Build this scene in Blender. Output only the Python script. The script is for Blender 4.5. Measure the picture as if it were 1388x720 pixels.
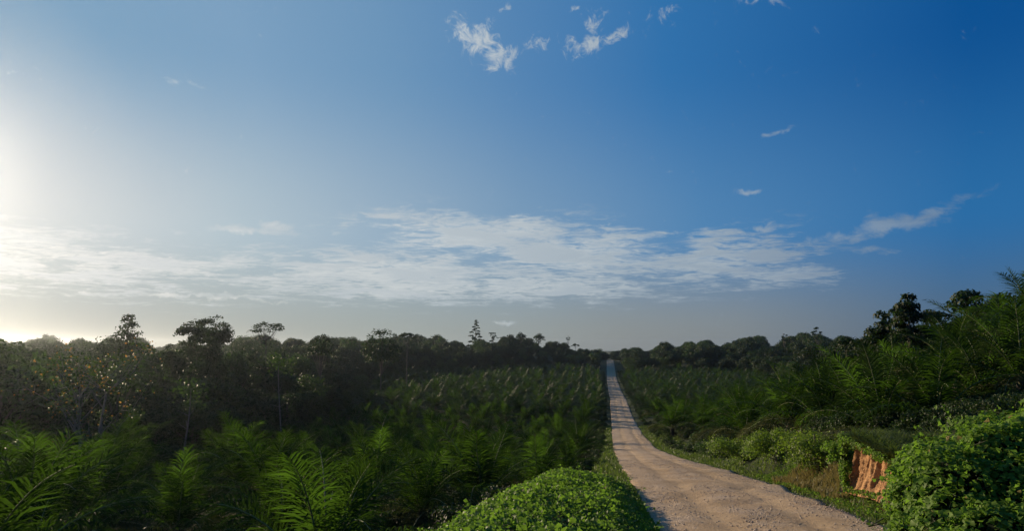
import bpy, math, random
import numpy as np
from math import radians, sin, cos, pi

SC = bpy.context.scene
for o in list(bpy.data.objects):
    bpy.data.objects.remove(o)
rng = np.random.default_rng(7)
random.seed(7)

# ------------------------------------------------------------------ camera
FPX = 926.0                                   # focal length in photograph pixels (1388 wide)
PITCH = math.atan(110 / FPX)
cam_d = bpy.data.cameras.new('camera')
cam = bpy.data.objects.new('camera', cam_d)
SC.collection.objects.link(cam)
cam_d.sensor_width = 36.0
cam_d.lens = FPX / 1388 * 36.0
cam_d.clip_start, cam_d.clip_end = 0.1, 30000
cam.location = (0, 0, 0)
cam.rotation_euler = (pi / 2 + PITCH, 0, 0)
SC.camera = cam

# ------------------------------------------------------------------ sun, sky, exposure
SUN_AZ, SUN_EL = radians(-43.5), radians(12)  # azimuth from +Y towards +X
SUN_DIR = (sin(SUN_AZ) * cos(SUN_EL), cos(SUN_AZ) * cos(SUN_EL), sin(SUN_EL))
sun_d = bpy.data.lights.new('sun', 'SUN')
sun_d.energy, sun_d.angle, sun_d.color = 5.0, radians(0.5), (1.0, 0.78, 0.54)
sun = bpy.data.objects.new('sun', sun_d)
SC.collection.objects.link(sun)
from mathutils import Vector, Matrix, Euler
sun.rotation_euler = Vector(SUN_DIR).to_track_quat('Z', 'Y').to_euler()
sun.location = (0, 0, 60)

SC.view_settings.view_transform = 'Standard'
SC.view_settings.look = 'None'
EXPOSURE = 0.4
SC.view_settings.exposure = EXPOSURE
SC.view_settings.gamma = 1.0
SC.view_settings.use_curve_mapping = False
SC.cycles.use_denoising = True
SC.cycles.max_bounces = 6
SC.cycles.diffuse_bounces = 2
SC.cycles.glossy_bounces = 2
SC.cycles.transmission_bounces = 3
SC.cycles.volume_bounces = 0
SC.cycles.transparent_max_bounces = 6
SC.cycles.use_adaptive_sampling = True
SC.cycles.adaptive_threshold = 0.02
SC.cycles.sample_clamp_indirect = 4.0


class NB:
    """small node-graph helper"""
    def __init__(self, tree):
        self.t = tree
        tree.nodes.clear()

    def n(self, kind, _props=None, **inputs):
        nd = self.t.nodes.new(kind)
        for k, v in (_props or {}).items():
            setattr(nd, k, v)
        for k, v in inputs.items():
            key = k.replace('_', ' ')
            if key.startswith('i') and key[1:].isdigit():
                sock = nd.inputs[int(key[1:])]
            else:
                sock = nd.inputs[key]
            self.put(sock, v)
        return nd

    def put(self, sock, v):
        if hasattr(v, 'outputs'):
            self.t.links.new(v.outputs[0], sock)
        elif isinstance(v, bpy.types.NodeSocket):
            self.t.links.new(v, sock)
        else:
            sock.default_value = v

    def m(self, op, a, b=0.0, c=None, clamp=False):
        nd = self.t.nodes.new('ShaderNodeMath')
        nd.operation = op
        nd.use_clamp = clamp
        self.put(nd.inputs[0], a)
        self.put(nd.inputs[1], b)
        if c is not None:
            self.put(nd.inputs[2], c)
        return nd

    def mr(self, v, a, b, c=0.0, d=1.0, smooth=True):
        nd = self.t.nodes.new('ShaderNodeMapRange')
        nd.interpolation_type = 'SMOOTHSTEP' if smooth else 'LINEAR'
        self.put(nd.inputs['Value'], v)
        for k, x in zip(('From Min', 'From Max', 'To Min', 'To Max'), (a, b, c, d)):
            self.put(nd.inputs[k], x)
        return nd.outputs[0]

    def mix(self, f, a, b, blend='MIX'):
        nd = self.t.nodes.new('ShaderNodeMix')
        nd.data_type = 'RGBA'
        nd.blend_type = blend
        nd.clamp_factor = True
        self.put(nd.inputs[0], f)
        self.put(nd.inputs[6], a)
        self.put(nd.inputs[7], b)
        return nd.outputs[2]


def c4(r, g, b):
    return (r, g, b, 1.0)


world = bpy.data.worlds.new('World')
SC.world = world
world.use_nodes = True
world.cycles.sampling_method = 'MANUAL'
world.cycles.sample_map_resolution = 512
W = NB(world.node_tree)
tc = W.n('ShaderNodeTexCoord')
D = tc.outputs['Generated']
SKY_STR = 0.10
K = 1.0 / (SKY_STR * 2 ** EXPOSURE)             # colours below are written as seen; strength and exposure undone here
sky = W.n('ShaderNodeTexSky', dict(sky_type='NISHITA', sun_disc=False, sun_elevation=SUN_EL, sun_rotation=SUN_AZ,
                                   altitude=0.0, air_density=1.0, dust_density=0.15, ozone_density=3.0))
sep = W.n('ShaderNodeSeparateXYZ', Vector=D)
dx, dy, dz = sep.outputs
elev = W.m('MULTIPLY', W.m('ARCSINE', dz), 180 / pi)
azim = W.m('MULTIPLY', W.m('ARCTAN2', dx, dy), 180 / pi)
dotn = W.n('ShaderNodeVectorMath', dict(operation='DOT_PRODUCT'))
W.put(dotn.inputs[0], D)
dotn.inputs[1].default_value = SUN_DIR
cosg = W.m('MINIMUM', W.m('MAXIMUM', dotn.outputs['Value'], -1.0), 1.0)
gam = W.m('MULTIPLY', W.m('ARCCOSINE', cosg), 1 / pi)      # 0 at the sun, 1 opposite it


def scaled(col, k=K):
    return c4(col[0] * k, col[1] * k, col[2] * k)


def ramp(stops):
    nd = W.t.nodes.new('ShaderNodeValToRGB')
    nd.color_ramp.interpolation = 'LINEAR'
    el = nd.color_ramp.elements
    while len(el) < len(stops):
        el.new(0.5)
    for e, (g, c) in zip(el, stops):
        e.position, e.color = g / 180.0, c4(*c)
    W.put(nd.inputs[0], gam)
    return nd.outputs[0]


# air colour by angle from the sun: high, middle and low sky
high = ramp([(0, (.48, .54, .59)), (9, (.28, .41, .53)), (14.5, (.20, .355, .515)), (23, (.205, .355, .525)), (33, (.155, .305, .49)), (44, (.088, .230, .45)), (55, (.030, .165, .41)), (75, (.002, .080, .285)), (112, (.003, .07, .26)), (180, (.01, .09, .30))])
mid = ramp([(0, (.70, .70, .69)), (6, (.62, .63, .635)), (8, (.585, .60, .615)), (13, (.54, .585, .61)), (21, (.44, .53, .585)), (31, (.325, .435, .54)), (43, (.195, .325, .48)), (58, (.080, .225, .44)), (76, (.018, .142, .37)), (180, (.03, .14, .36))])
low = ramp([(0, (.28, .31, .34)), (9, (.30, .33, .36)), (15, (.33, .355, .375)), (21, (.345, .37, .37)), (33, (.325, .36, .36)), (44, (.285, .32, .33)), (53, (.24, .265, .28)), (62, (.205, .235, .265)), (76, (.068, .125, .212)), (180, (.10, .15, .21))])
base = W.mix(W.mr(elev, 0.5, 9.5), low, W.mix(W.mr(elev, 9.0, 23.0), mid, high))
base = W.mix(1.0, base, c4(K, K, K), 'MULTIPLY')
graded = W.n('ShaderNodeHueSaturation', Hue=0.5, Saturation=1.2, Value=0.8, Fac=1.0, Color=sky)
base = W.mix(0.06, base, graded)

# ---- clouds: noise on a flat layer seen in perspective, gathered where the photograph has them
inv = W.m('DIVIDE', 1.0, W.m('ADD', W.m('MAXIMUM', dz, 0.0), 0.05))
px_, py_ = W.m('MULTIPLY', dx, inv), W.m('MULTIPLY', dy, inv)
comb = W.n('ShaderNodeCombineXYZ', X=px_, Y=py_, Z=0.0)
nz_big = W.n('ShaderNodeTexNoise', Vector=comb, Scale=1.5, Detail=5.0, Roughness=0.55, Distortion=0.6)
map2 = W.n('ShaderNodeMapping', Vector=comb, Scale=(1.0, 1.25, 1.0), Rotation=(0, 0, radians(-24)), Location=(3.1, 1.7, 0))
nz_fine = W.n('ShaderNodeTexNoise', Vector=map2, Scale=5.5, Detail=9.0, Roughness=0.68, Distortion=0.9)
ang = W.n('ShaderNodeCombineXYZ', X=azim, Y=elev, Z=0.0)
map3 = W.n('ShaderNodeMapping', Vector=ang, Scale=(1.0, 2.1, 1.0), Rotation=(0, 0, radians(9)))
nz_puff = W.n('ShaderNodeTexNoise', Vector=ang, Scale=0.75, Detail=10.0, Roughness=0.72, Distortion=1.1)
nz_str = W.n('ShaderNodeTexNoise', Vector=map3, Scale=0.45, Detail=10.0, Roughness=0.66, Distortion=0.7)
nz_warp = W.n('ShaderNodeTexNoise', Vector=ang, Scale=0.30, Detail=4.0, Roughness=0.6)
nfine, nbig, npuff, nstr = nz_fine.outputs[0], nz_big.outputs[0], nz_puff.outputs[0], nz_str.outputs[0]
wsep = W.n('ShaderNodeSeparateXYZ', Vector=nz_warp.outputs['Color'])
azw = W.m('ADD', azim, W.m('MULTIPLY', W.m('SUBTRACT', wsep.outputs[0], 0.5), 4.5))
elw = W.m('ADD', elev, W.m('MULTIPLY', W.m('SUBTRACT', wsep.outputs[1], 0.5), 2.4))


def px2ang(u, v):
    a, b = (u - 694) / FPX, (360 - v) / FPX
    c, s = cos(PITCH), sin(PITCH)
    X, Y, Z = a, c - b * s, s + b * c
    return math.degrees(math.atan2(X, Y)), math.degrees(math.atan2(Z, math.hypot(X, Y)))


def blob(u, v, ru, rv, tilt=0.0):
    """soft patch round a direction; ru, rv as seen in photograph pixels"""
    a, e = px2ang(u, v)
    da, de = W.m('SUBTRACT', azw, a), W.m('SUBTRACT', elw, e)
    ca, sa = cos(radians(tilt)), sin(radians(tilt))
    p = W.m('ADD', W.m('MULTIPLY', da, ca), W.m('MULTIPLY', de, sa))
    q = W.m('SUBTRACT', W.m('MULTIPLY', de, ca), W.m('MULTIPLY', da, sa))
    k = 1 / 16.2
    p, q = W.m('DIVIDE', p, ru * k), W.m('DIVIDE', q, rv * k)
    r2 = W.m('ADD', W.m('MULTIPLY', p, p), W.m('MULTIPLY', q, q))
    return W.m('POWER', 2.718, W.m('MULTIPLY', r2, -1.0))


def union(*ms):
    x = ms[0]
    for y in ms[1:]:
        x = W.m('MAXIMUM', x, y)
    return x


def centred(n, k):
    return W.m('MULTIPLY', W.m('SUBTRACT', n, 0.5), k)


band = union(blob(640, 322, 160, 40), blob(700, 312, 90, 26), blob(800, 345, 210, 42), blob(965, 350, 120, 42), blob(520, 368, 230, 32), blob(560, 392, 170, 20),
             blob(740, 388, 210, 26), W.m('MULTIPLY', blob(250, 365, 360, 28, -4), .80), W.m('MULTIPLY', blob(60, 350, 230, 40, -5), .78), blob(1050, 372, 90, 16))
wisps = union(blob(1215, 298, 105, 13, 12), blob(1150, 320, 70, 11, 8), blob(1180, 338, 38, 6), blob(330, 312, 85, 8, 2), blob(372, 306, 30, 12), W.m('MULTIPLY', blob(1008, 261, 18, 5), .85),
              W.m('MULTIPLY', blob(1050, 178, 34, 6, 10), .8), blob(250, 404, 200, 5), W.m('MULTIPLY', blob(250, 108, 50, 6, -14), .62), W.m('MULTIPLY', blob(270, 185, 50, 5, -10), .6),
              blob(1035, 306, 30, 8), blob(680, 437, 26, 4))
puffs = union(blob(645, 54, 40, 22, -16), blob(680, 76, 26, 20), W.m('MULTIPLY', blob(728, 62, 20, 15), .7), W.m('MULTIPLY', blob(768, 60, 12, 22, 25), .75), blob(802, 34, 16, 20, 15), blob(798, 60, 22, 16, 20),
              blob(838, 46, 24, 9, 24), W.m('MULTIPLY', blob(900, 14, 26, 12, 30), .55), W.m('MULTIPLY', blob(1045, -2, 40, 9), .7), W.m('MULTIPLY', blob(678, 12, 8, 5), .7), W.m('MULTIPLY', blob(778, 9, 10, 5), .8))
d_band = W.m('MULTIPLY', W.mr(W.m('ADD', W.m('MULTIPLY', band, 1.0), W.m('ADD', centred(nbig, 2.4), centred(nfine, 2.0))), 0.26, 1.06), 0.90)
d_band = W.m('MULTIPLY', d_band, W.mr(band, 0.04, 0.30))
d_wisp = W.m('MULTIPLY', W.mr(W.m('ADD', W.m('MULTIPLY', wisps, 1.0), centred(nstr, 2.0)), 0.44, 1.20), 0.74)
d_puff = W.m('MULTIPLY', W.mr(W.m('ADD', W.m('MULTIPLY', puffs, 1.0), centred(npuff, 3.0)), 0.33, 1.25), 0.88)
dens = W.m('MINIMUM', union(d_band, d_wisp, d_puff), 1.0)
cl_ramp = ramp([(0, (.98, .95, .90)), (14, (.84, .82, .78)), (25, (.67, .69, .68)), (40, (.59, .63, .64)), (55, (.44, .50, .54)), (75, (.20, .28, .38)), (180, (.3, .36, .42))])
cl_col = W.mix(1.0, cl_ramp, c4(K, K, K), 'MULTIPLY')
cl_col = W.mix(W.mr(nbig, 0.40, 0.62), cl_col, W.mix(1.0, cl_col, c4(0.80, 0.84, 0.89), 'MULTIPLY'))
lit = W.mix(dens, base, cl_col)
bg = W.n('ShaderNodeBackground', Color=lit, Strength=SKY_STR)
wo = W.n('ShaderNodeOutputWorld', Surface=bg)


# ------------------------------------------------------------------ helpers
def px_ray(u, v):
    a, b = (u - 694) / FPX, (360 - v) / FPX
    c, s = cos(PITCH), sin(PITCH)
    return np.array([a, c - b * s, s + b * c])


def project(x, y, z):
    c, s = cos(PITCH), sin(PITCH)
    f = y * c + z * s
    up = -y * s + z * c
    f = np.maximum(f, 1e-3)
    return 694 + FPX * x / f, 360 - FPX * up / f


def mesh_np(name, V, faces, mat=None, tint=None, smooth=False, mats=None, midx=None):
    """faces: list of int arrays (n,3) or (n,4)"""
    V = np.asarray(V, dtype=np.float32)
    me = bpy.data.meshes.new(name)
    if not isinstance(faces, (list, tuple)):
        faces = [faces]
    faces = [np.asarray(f, dtype=np.int32) for f in faces if len(f)]
    me.vertices.add(len(V))
    me.vertices.foreach_set('co', V.ravel())
    loops = np.concatenate([f.ravel() for f in faces])
    sizes = np.concatenate([np.full(len(f), f.shape[1], np.int32) for f in faces])
    starts = np.concatenate([[0], np.cumsum(sizes)[:-1]]).astype(np.int32)
    me.loops.add(len(loops))
    me.loops.foreach_set('vertex_index', loops)
    me.polygons.add(len(sizes))
    me.polygons.foreach_set('loop_start', starts)
    if midx is not None:
        me.polygons.foreach_set('material_index', np.asarray(midx, np.int32))
    if smooth:
        me.polygons.foreach_set('use_smooth', np.ones(len(sizes), bool))
    if tint is not None:
        at = me.attributes.new('tint', 'FLOAT', 'POINT')
        at.data.foreach_set('value', np.asarray(tint, np.float32))
    for mm in (mats or ([mat] if mat else [])):
        me.materials.append(mm)
    me.update(calc_edges=True)
    me.validate()
    return me


def link(name, data, parent=None, loc=None, rot=None, scale=None):
    o = bpy.data.objects.new(name, data)
    SC.collection.objects.link(o)
    if parent:
        o.parent = parent
    if loc is not None:
        o.location = loc
    if rot is not None:
        o.rotation_euler = rot
    if scale is not None:
        o.scale = scale if hasattr(scale, '__len__') else (scale,) * 3
    return o


def tag(o, label=None, cat=None, group=None, kind=None):
    for k, v in (('label', label), ('category', cat), ('group', group), ('kind', kind)):
        if v:
            o[k] = v
    return o


def vnoise(x, y, seed=0):
    """value noise 0..1"""
    xi, yi = np.floor(x).astype(np.int64), np.floor(y).astype(np.int64)
    fx, fy = x - xi, y - yi
    fx, fy = fx * fx * (3 - 2 * fx), fy * fy * (3 - 2 * fy)

    def h(a, b):
        n = (a * 374761393 + b * 668265263 + seed * 974711) & 0x7fffffff
        n = ((n ^ (n >> 13)) * 1274126177) & 0x7fffffff
        n = n ^ (n >> 16)
        return (n & 0xffff) / 65535.0
    return (h(xi, yi) * (1 - fx) + h(xi + 1, yi) * fx) * (1 - fy) + (h(xi, yi + 1) * (1 - fx) + h(xi + 1, yi + 1) * fx) * fy


def fbm(x, y, seed=0, oct=4):
    s, a, t = 0, 0.5, 0
    for k in range(oct):
        s = s + a * vnoise(x * 2 ** k, y * 2 ** k, seed + k)
        t += a
        a *= 0.5
    return s / t


def sst(a, b, x):
    t = np.clip((np.asarray(x, float) - a) / (b - a), 0, 1)
    return t * t * (3 - 2 * t)


# ------------------------------------------------------------------ lie of the land
_K = np.array([(-80, 5.5), (0, -2.9), (17, -4.7), (41, -7.4), (78, -11.9), (97, -14.1), (137, -17.2), (200, -19.7), (290, -21.2), (335, -21.0),
               (430, -19.1), (520, -16.2), (600, -13.0), (630, -12.4), (660, -13.5), (760, -19), (3000, -24)])
_yy = np.linspace(-80, 3000, 6161)
_zz = np.interp(_yy, _K[:, 0], _K[:, 1])
_ker = np.hanning(41); _ker /= _ker.sum()
_zs = np.convolve(np.pad(_zz, 20, mode='reflect', reflect_type='odd'), _ker, 'valid')


def road_z(y):
    return np.interp(y, _yy, _zs)


_LE = np.array([(-60, -6.2), (0, 1.5), (19.1, 3.99), (28.5, 5.15), (48.6, 7.6), (70.4, 10.4), (104.7, 15.1), (142.8, 20.4), (181, 25.9), (231.8, 32.8),
                (275, 39.0), (332, 46.1), (431, 59.2), (606, 83.3), (700, 96.4), (3000, 420)])
_RE = np.array([(-60, -0.0), (0, 7.8), (8, 8.9), (19.1, 10.34), (29, 11.9), (46.4, 13.9), (68, 16.2), (103, 20.9), (142.8, 26.5), (181, 31.7), (231.8, 39.1),
                (275, 45.2), (332, 52.2), (431, 65), (606, 89.3), (700, 102.4), (3000, 426)])


def road_l(y):
    return np.interp(y, _LE[:, 0], _LE[:, 1])


def road_r(y):
    return np.interp(y, _RE[:, 0], _RE[:, 1])


def mound_x(y):
    return np.interp(y, [-30, 0, 12.7, 18.9, 31, 35], [-5.3, -1.85, -0.50, 0.45, 2.6, 4.1])


def ground(x, y):
    x, y = np.asarray(x, float), np.asarray(y, float)
    r = road_z(y)
    l, rr = road_l(y), road_r(y)
    ul, ur = l - x, x - rr                     # distance outside the left / right edge
    # left side: grassy berm near the viewer, then the drop into the plantation
    near = 1 - sst(90, 230, y)
    mx = mound_x(y)
    mh = (0.44 + 0.16 * sst(8, 18, y)) * (1 - sst(30, 35, y))
    w = np.maximum(l - mx, 0.4)
    berm = np.where(ul < w, mh * np.clip(ul / w, 0, 1) ** 1.0, mh)
    out = np.maximum(ul - w * (1 - sst(30, 35, y)), 0)
    left = berm - (mh + 3.5 * near) * sst(0, 7.5, out) + 0.018 * np.maximum(ul - 40, 0) * (1 - 0.4 * sst(200, 500, y))
    left = np.minimum(left, 9)
    # right side: cut bank, then a slope rising to the right
    bk = (1 - sst(38, 60, y))
    slope = 0.155 * (1 - sst(90, 210, y)) + 0.035
    right = bk * (2.1 * sst(0.7, 3.4, ur)) + np.minimum(slope * np.maximum(ur - 3.0, 0), 13 - 3 * sst(100, 300, y))
    out_h = np.where(ul > 0, left, np.where(ur > 0, right, 0))
    # hills on both sides of the far crest
    keep = sst(4, 60, np.maximum(ul, ur))
    hills = 10.5 * np.exp(-((x + 2) / 75) ** 2 - ((y - 600) / 85) ** 2) + 5 * np.exp(-((x - 215) / 95) ** 2 - ((y - 590) / 110) ** 2)
    hills = hills + 6 * np.exp(-((x + 170) / 120) ** 2 - ((y - 420) / 150) ** 2)
    off = np.maximum(ul, ur)
    nz = (fbm(x / 9, y / 9, 3) - 0.5) * 0.9 * sst(1.0, 8, off) + (fbm(x / 60, y / 60, 11) - 0.5) * 5.0 * sst(10, 60, off)
    flat = -0.30 * (1 - sst(-0.5, 0.25, off))   # the bed under the road sheet
    z = r + out_h + hills * keep + nz + flat
    far = sst(750, 1600, np.hypot(x, y))
    return z * (1 - far) + far * (-19 + 3 * fbm(x / 300, y / 300, 5))


# ------------------------------------------------------------------ materials
def new_mat(name):
    m = bpy.data.materials.new(name)
    m.use_nodes = True
    return m, NB(m.node_tree)


def leaf_mat(name, dark, light, trans, tf=0.38, rough=0.42, spec=0.5, hue_var=0.03, dead=False, tvar=(0.75, 1.2)):
    m, b = new_mat(name)
    at = b.n('ShaderNodeAttribute', dict(attribute_name='tint'))
    oi = b.n('ShaderNodeObjectInfo')
    f = b.m('ADD', b.m('MULTIPLY', at.outputs['Fac'], 0.55), b.m('MULTIPLY', oi.outputs['Random'], 0.45))
    col = b.mix(f, c4(*dark), c4(*light))
    tcol = b.mix(f if tvar[0] > .5 else b.m('POWER', b.m('ADD', b.m('MULTIPLY', at.outputs['Fac'], 0.3), b.m('MULTIPLY', oi.outputs['Random'], 0.7)), 1.6), c4(*[t * tvar[0] for t in trans]), c4(*[t * tvar[1] for t in trans]))
    hv = b.m('ADD', 0.5 - hue_var / 2, b.m('MULTIPLY', oi.outputs['Random'], hue_var))
    col = b.n('ShaderNodeHueSaturation', Hue=hv, Saturation=1.0, Value=1.0, Fac=1.0, Color=col)
    if dead:
        col = b.mix(b.mr(at.outputs['Fac'], 0.975, 0.985), col.outputs[0], c4(0.20, 0.15, 0.045))
    p = b.n('ShaderNodeBsdfPrincipled', Base_Color=col, Roughness=rough)
    p.inputs['Specular IOR Level'].default_value = spec
    t = b.n('ShaderNodeBsdfTranslucent', Color=tcol)
    mx = b.n('ShaderNodeMixShader', i0=tf, i1=p, i2=t)
    b.n('ShaderNodeOutputMaterial', Surface=mx)
    return m


M = {}
M['frond'] = leaf_mat('palm_leaf', (0.013, 0.027, 0.009), (0.036, 0.064, 0.017), (0.085, 0.19, 0.014), 0.32, 0.60, 0.0, tvar=(0.30, 1.55))
M['crown'] = leaf_mat('palm_crown_leaf', (0.011, 0.022, 0.009), (0.034, 0.058, 0.018), (0.055, 0.120, 0.012), 0.24, 0.60, 0.11)
M['old_frond'] = leaf_mat('old_palm_leaf', (0.024, 0.036, 0.013), (0.085, 0.085, 0.035), (0.08, 0.10, 0.022), 0.26, 0.62, 0.0)
M['dry_frond'] = leaf_mat('dry_palm_leaf', (0.17, 0.13, 0.07), (0.30, 0.24, 0.13), (0.28, 0.21, 0.09), 0.3, 0.6, 0.3)
M['forest'] = leaf_mat('forest_leaf', (0.014, 0.026, 0.010), (0.034, 0.056, 0.016), (0.035, 0.075, 0.012), 0.25, 0.6, 0.2, 0.03)
M['light_leaf'] = leaf_mat('light_leaf', (0.024, 0.044, 0.012), (0.054, 0.088, 0.020), (0.06, 0.125, 0.017), 0.30, 0.56, 0.22, 0.03)
M['creeper'] = leaf_mat('creeper_leaf', (0.050, 0.105, 0.016), (0.150, 0.235, 0.032), (0.22, 0.42, 0.038), 0.36, 0.55, 0.12, dead=True)
M['shrub'] = leaf_mat('shrub_leaf', (0.042, 0.080, 0.012), (0.15, 0.22, 0.030), (0.23, 0.38, 0.032), 0.36, 0.55, 0.25)
M['grass'] = leaf_mat('grass_blade', (0.038, 0.068, 0.014), (0.115, 0.145, 0.036), (0.15, 0.23, 0.034), 0.33, 0.55, 0.2)
M['dry_grass'] = leaf_mat('dry_grass_blade', (0.10, 0.105, 0.03), (0.24, 0.19, 0.07), (0.26, 0.22, 0.07), 0.35, 0.6, 0.3)
M['orange_leaf'] = leaf_mat('orange_leaf', (0.19, 0.12, 0.025), (0.34, 0.20, 0.045), (0.42, 0.25, 0.045), 0.40, 0.5, 0.3)


def bark_mat(name, a, b_):
    m, b = new_mat(name)
    t = b.n('ShaderNodeTexCoord')
    n = b.n('ShaderNodeTexNoise', Vector=t.outputs['Object'], Scale=3.0, Detail=6.0, Roughness=0.7)
    col = b.mix(n.outputs[0], c4(*a), c4(*b_))
    bp = b.n('ShaderNodeBump', Strength=0.6, Distance=0.05, Height=n.outputs[0])
    p = b.n('ShaderNodeBsdfPrincipled', Base_Color=col, Roughness=0.85, Normal=bp)
    b.n('ShaderNodeOutputMaterial', Surface=p)
    return m


M['bark'] = bark_mat('bark', (0.05, 0.04, 0.03), (0.14, 0.12, 0.09))
M['pale_bark'] = bark_mat('pale_bark', (0.10, 0.09, 0.075), (0.26, 0.24, 0.20))
M['palm_trunk'] = bark_mat('palm_trunk', (0.035, 0.028, 0.02), (0.11, 0.085, 0.055))
M['rachis'] = bark_mat('palm_rachis', (0.10, 0.13, 0.04), (0.20, 0.21, 0.09))


def soil_mat():
    m, b = new_mat('orange_soil')
    t = b.n('ShaderNodeTexCoord')
    mp = b.n('ShaderNodeMapping', Vector=t.outputs['Object'], Scale=(1, 1, 0.45))
    n = b.n('ShaderNodeTexNoise', Vector=mp, Scale=2.2, Detail=8.0, Roughness=0.65)
    n2 = b.n('ShaderNodeTexNoise', Vector=t.outputs['Object'], Scale=14.0, Detail=6.0, Roughness=0.7)
    col = b.mix(b.mr(n.outputs[0], 0.35, 0.68), c4(0.24, 0.122, 0.052), c4(0.43, 0.245, 0.112))
    col = b.mix(b.mr(n2.outputs[0], 0.55, 0.75), col, c4(0.20, 0.10, 0.045))
    bp = b.n('ShaderNodeBump', Strength=0.8, Distance=0.06, Height=n2.outputs[0])
    p = b.n('ShaderNodeBsdfPrincipled', Base_Color=col, Roughness=0.95, Normal=bp)
    p.inputs['Specular IOR Level'].default_value = 0.15
    b.n('ShaderNodeOutputMaterial', Surface=p)
    return m


M['soil'] = soil_mat()


def ground_mat():
    m, b = new_mat('plantation_floor')
    t = b.n('ShaderNodeTexCoord')
    n = b.n('ShaderNodeTexNoise', Vector=t.outputs['Object'], Scale=0.35, Detail=10.0, Roughness=0.7)
    n2 = b.n('ShaderNodeTexNoise', Vector=t.outputs['Object'], Scale=5.0, Detail=8.0, Roughness=0.75)
    col = b.mix(b.mr(n2.outputs[0], 0.3, 0.7), c4(0.018, 0.028, 0.010), c4(0.055, 0.075, 0.022))
    col = b.mix(b.mr(n.outputs[0], 0.60, 0.78), col, c4(0.085, 0.065, 0.034))
    bp = b.n('ShaderNodeBump', Strength=1.0, Distance=0.25, Height=n2.outputs[0])
    p = b.n('ShaderNodeBsdfPrincipled', Base_Color=col, Roughness=0.95, Normal=bp)
    p.inputs['Specular IOR Level'].default_value = 0.15
    b.n('ShaderNodeOutputMaterial', Surface=p)
    return m


M['ground'] = ground_mat()


def road_mat():
    m, b = new_mat('gravel_road')
    t = b.n('ShaderNodeTexCoord')
    P = t.outputs['Object']
    uv = b.n('ShaderNodeAttribute', dict(attribute_name='across'))
    n1 = b.n('ShaderNodeTexNoise', Vector=P, Scale=0.55, Detail=7.0, Roughness=0.65)
    n2 = b.n('ShaderNodeTexNoise', Vector=P, Scale=9.0, Detail=8.0, Roughness=0.72)
    vo = b.n('ShaderNodeTexVoronoi', dict(feature='F1'), Vector=P, Scale=16.0, Randomness=1.0)
    vo2 = b.n('ShaderNodeTexVoronoi', dict(feature='F1'), Vector=P, Scale=34.0, Randomness=1.0)
    dirt = b.mix(b.mr(n1.outputs[0], 0.33, 0.68), c4(0.41, 0.288, 0.158), c4(0.545, 0.395, 0.225))
    stone = b.mix(vo.outputs['Color'], c4(0.31, 0.235, 0.155), c4(0.58, 0.45, 0.315))
    # loose stones pushed to the sides and the middle, worn wheel tracks between
    x = b.m('ABSOLUTE', b.m('SUBTRACT', uv.outputs['Fac'], 0.5))
    track = b.m('SUBTRACT', 1.0, b.m('MULTIPLY', b.m('ABSOLUTE', b.m('SUBTRACT', x, 0.20)), 7.0), clamp=True)
    amt = b.m('SUBTRACT', b.m('ADD', n2.outputs[0], b.m('MULTIPLY', n1.outputs[0], 0.6)), b.m('MULTIPLY', track, 0.12))
    f = b.mr(amt, 0.66, 0.92)
    n3 = b.n('ShaderNodeTexNoise', Vector=P, Scale=0.16, Detail=6.0, Roughness=0.6, Distortion=0.6)
    dirt = b.mix(b.mr(n3.outputs[0], 0.42, 0.62), dirt, b.mix(1.0, dirt, c4(0.84, 0.82, 0.79), 'MULTIPLY'))
    col = b.mix(f, dirt, stone)
    col = b.mix(b.mr(n2.outputs[0], 0.25, 0.42, 1.0, 0.0), col, c4(0.28, 0.205, 0.14))
    h = b.m('ADD', b.m('MULTIPLY', b.m('SUBTRACT', 1.0, vo.outputs['Distance']), b.m('MULTIPLY', f, 0.8)),
            b.m('ADD', b.m('MULTIPLY', n2.outputs[0], 0.9), b.m('MULTIPLY', b.m('SUBTRACT', 1.0, vo2.outputs['Distance']), 0.3)))
    bp = b.n('ShaderNodeBump', Strength=0.9, Distance=0.045, Height=h)
    p = b.n('ShaderNodeBsdfPrincipled', Base_Color=col, Roughness=0.93, Normal=bp)
    p.inputs['Specular IOR Level'].default_value = 0.2
    b.n('ShaderNodeOutputMaterial', Surface=p)
    return m


M['road'] = road_mat()


def stone_mat():
    m, b = new_mat('gravel_stone')
    at = b.n('ShaderNodeAttribute', dict(attribute_name='tint'))
    col = b.mix(at.outputs['Fac'], c4(0.24, 0.195, 0.15), c4(0.56, 0.46, 0.35))
    p = b.n('ShaderNodeBsdfPrincipled', Base_Color=col, Roughness=0.9)
    b.n('ShaderNodeOutputMaterial', Surface=p)
    return m


M['stone'] = stone_mat()


# ------------------------------------------------------------------ terrain sheet
def graded_axis(lo, hi, step0, mid_lo, mid_hi, growth):
    a = list(np.arange(mid_lo, mid_hi + 1e-6, step0))
    s, x = step0, mid_hi
    while x < hi:
        s *= growth
        x += s
        a.append(x)
    s, x = step0, mid_lo
    pre = []
    while x > lo:
        s *= growth
        x -= s
        pre.append(x)
    return np.array(pre[::-1] + a)


xs = graded_axis(-2600, 2600, 0.45, -22, 30, 1.055)
ys = graded_axis(-2600, 2600, 0.45, -6, 55, 1.035)
GX, GY = np.meshgrid(xs, ys)
GZ = ground(GX, GY)
nxg, nyg = len(xs), len(ys)
idx = np.arange(nxg * nyg).reshape(nyg, nxg)
quads = np.stack([idx[:-1, :-1], idx[:-1, 1:], idx[1:, 1:], idx[1:, :-1]], -1).reshape(-1, 4)
gme = mesh_np('ground', np.stack([GX, GY, GZ], -1).reshape(-1, 3), quads, M['ground'], smooth=True)
tag(link('ground', gme), kind='structure')

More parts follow.
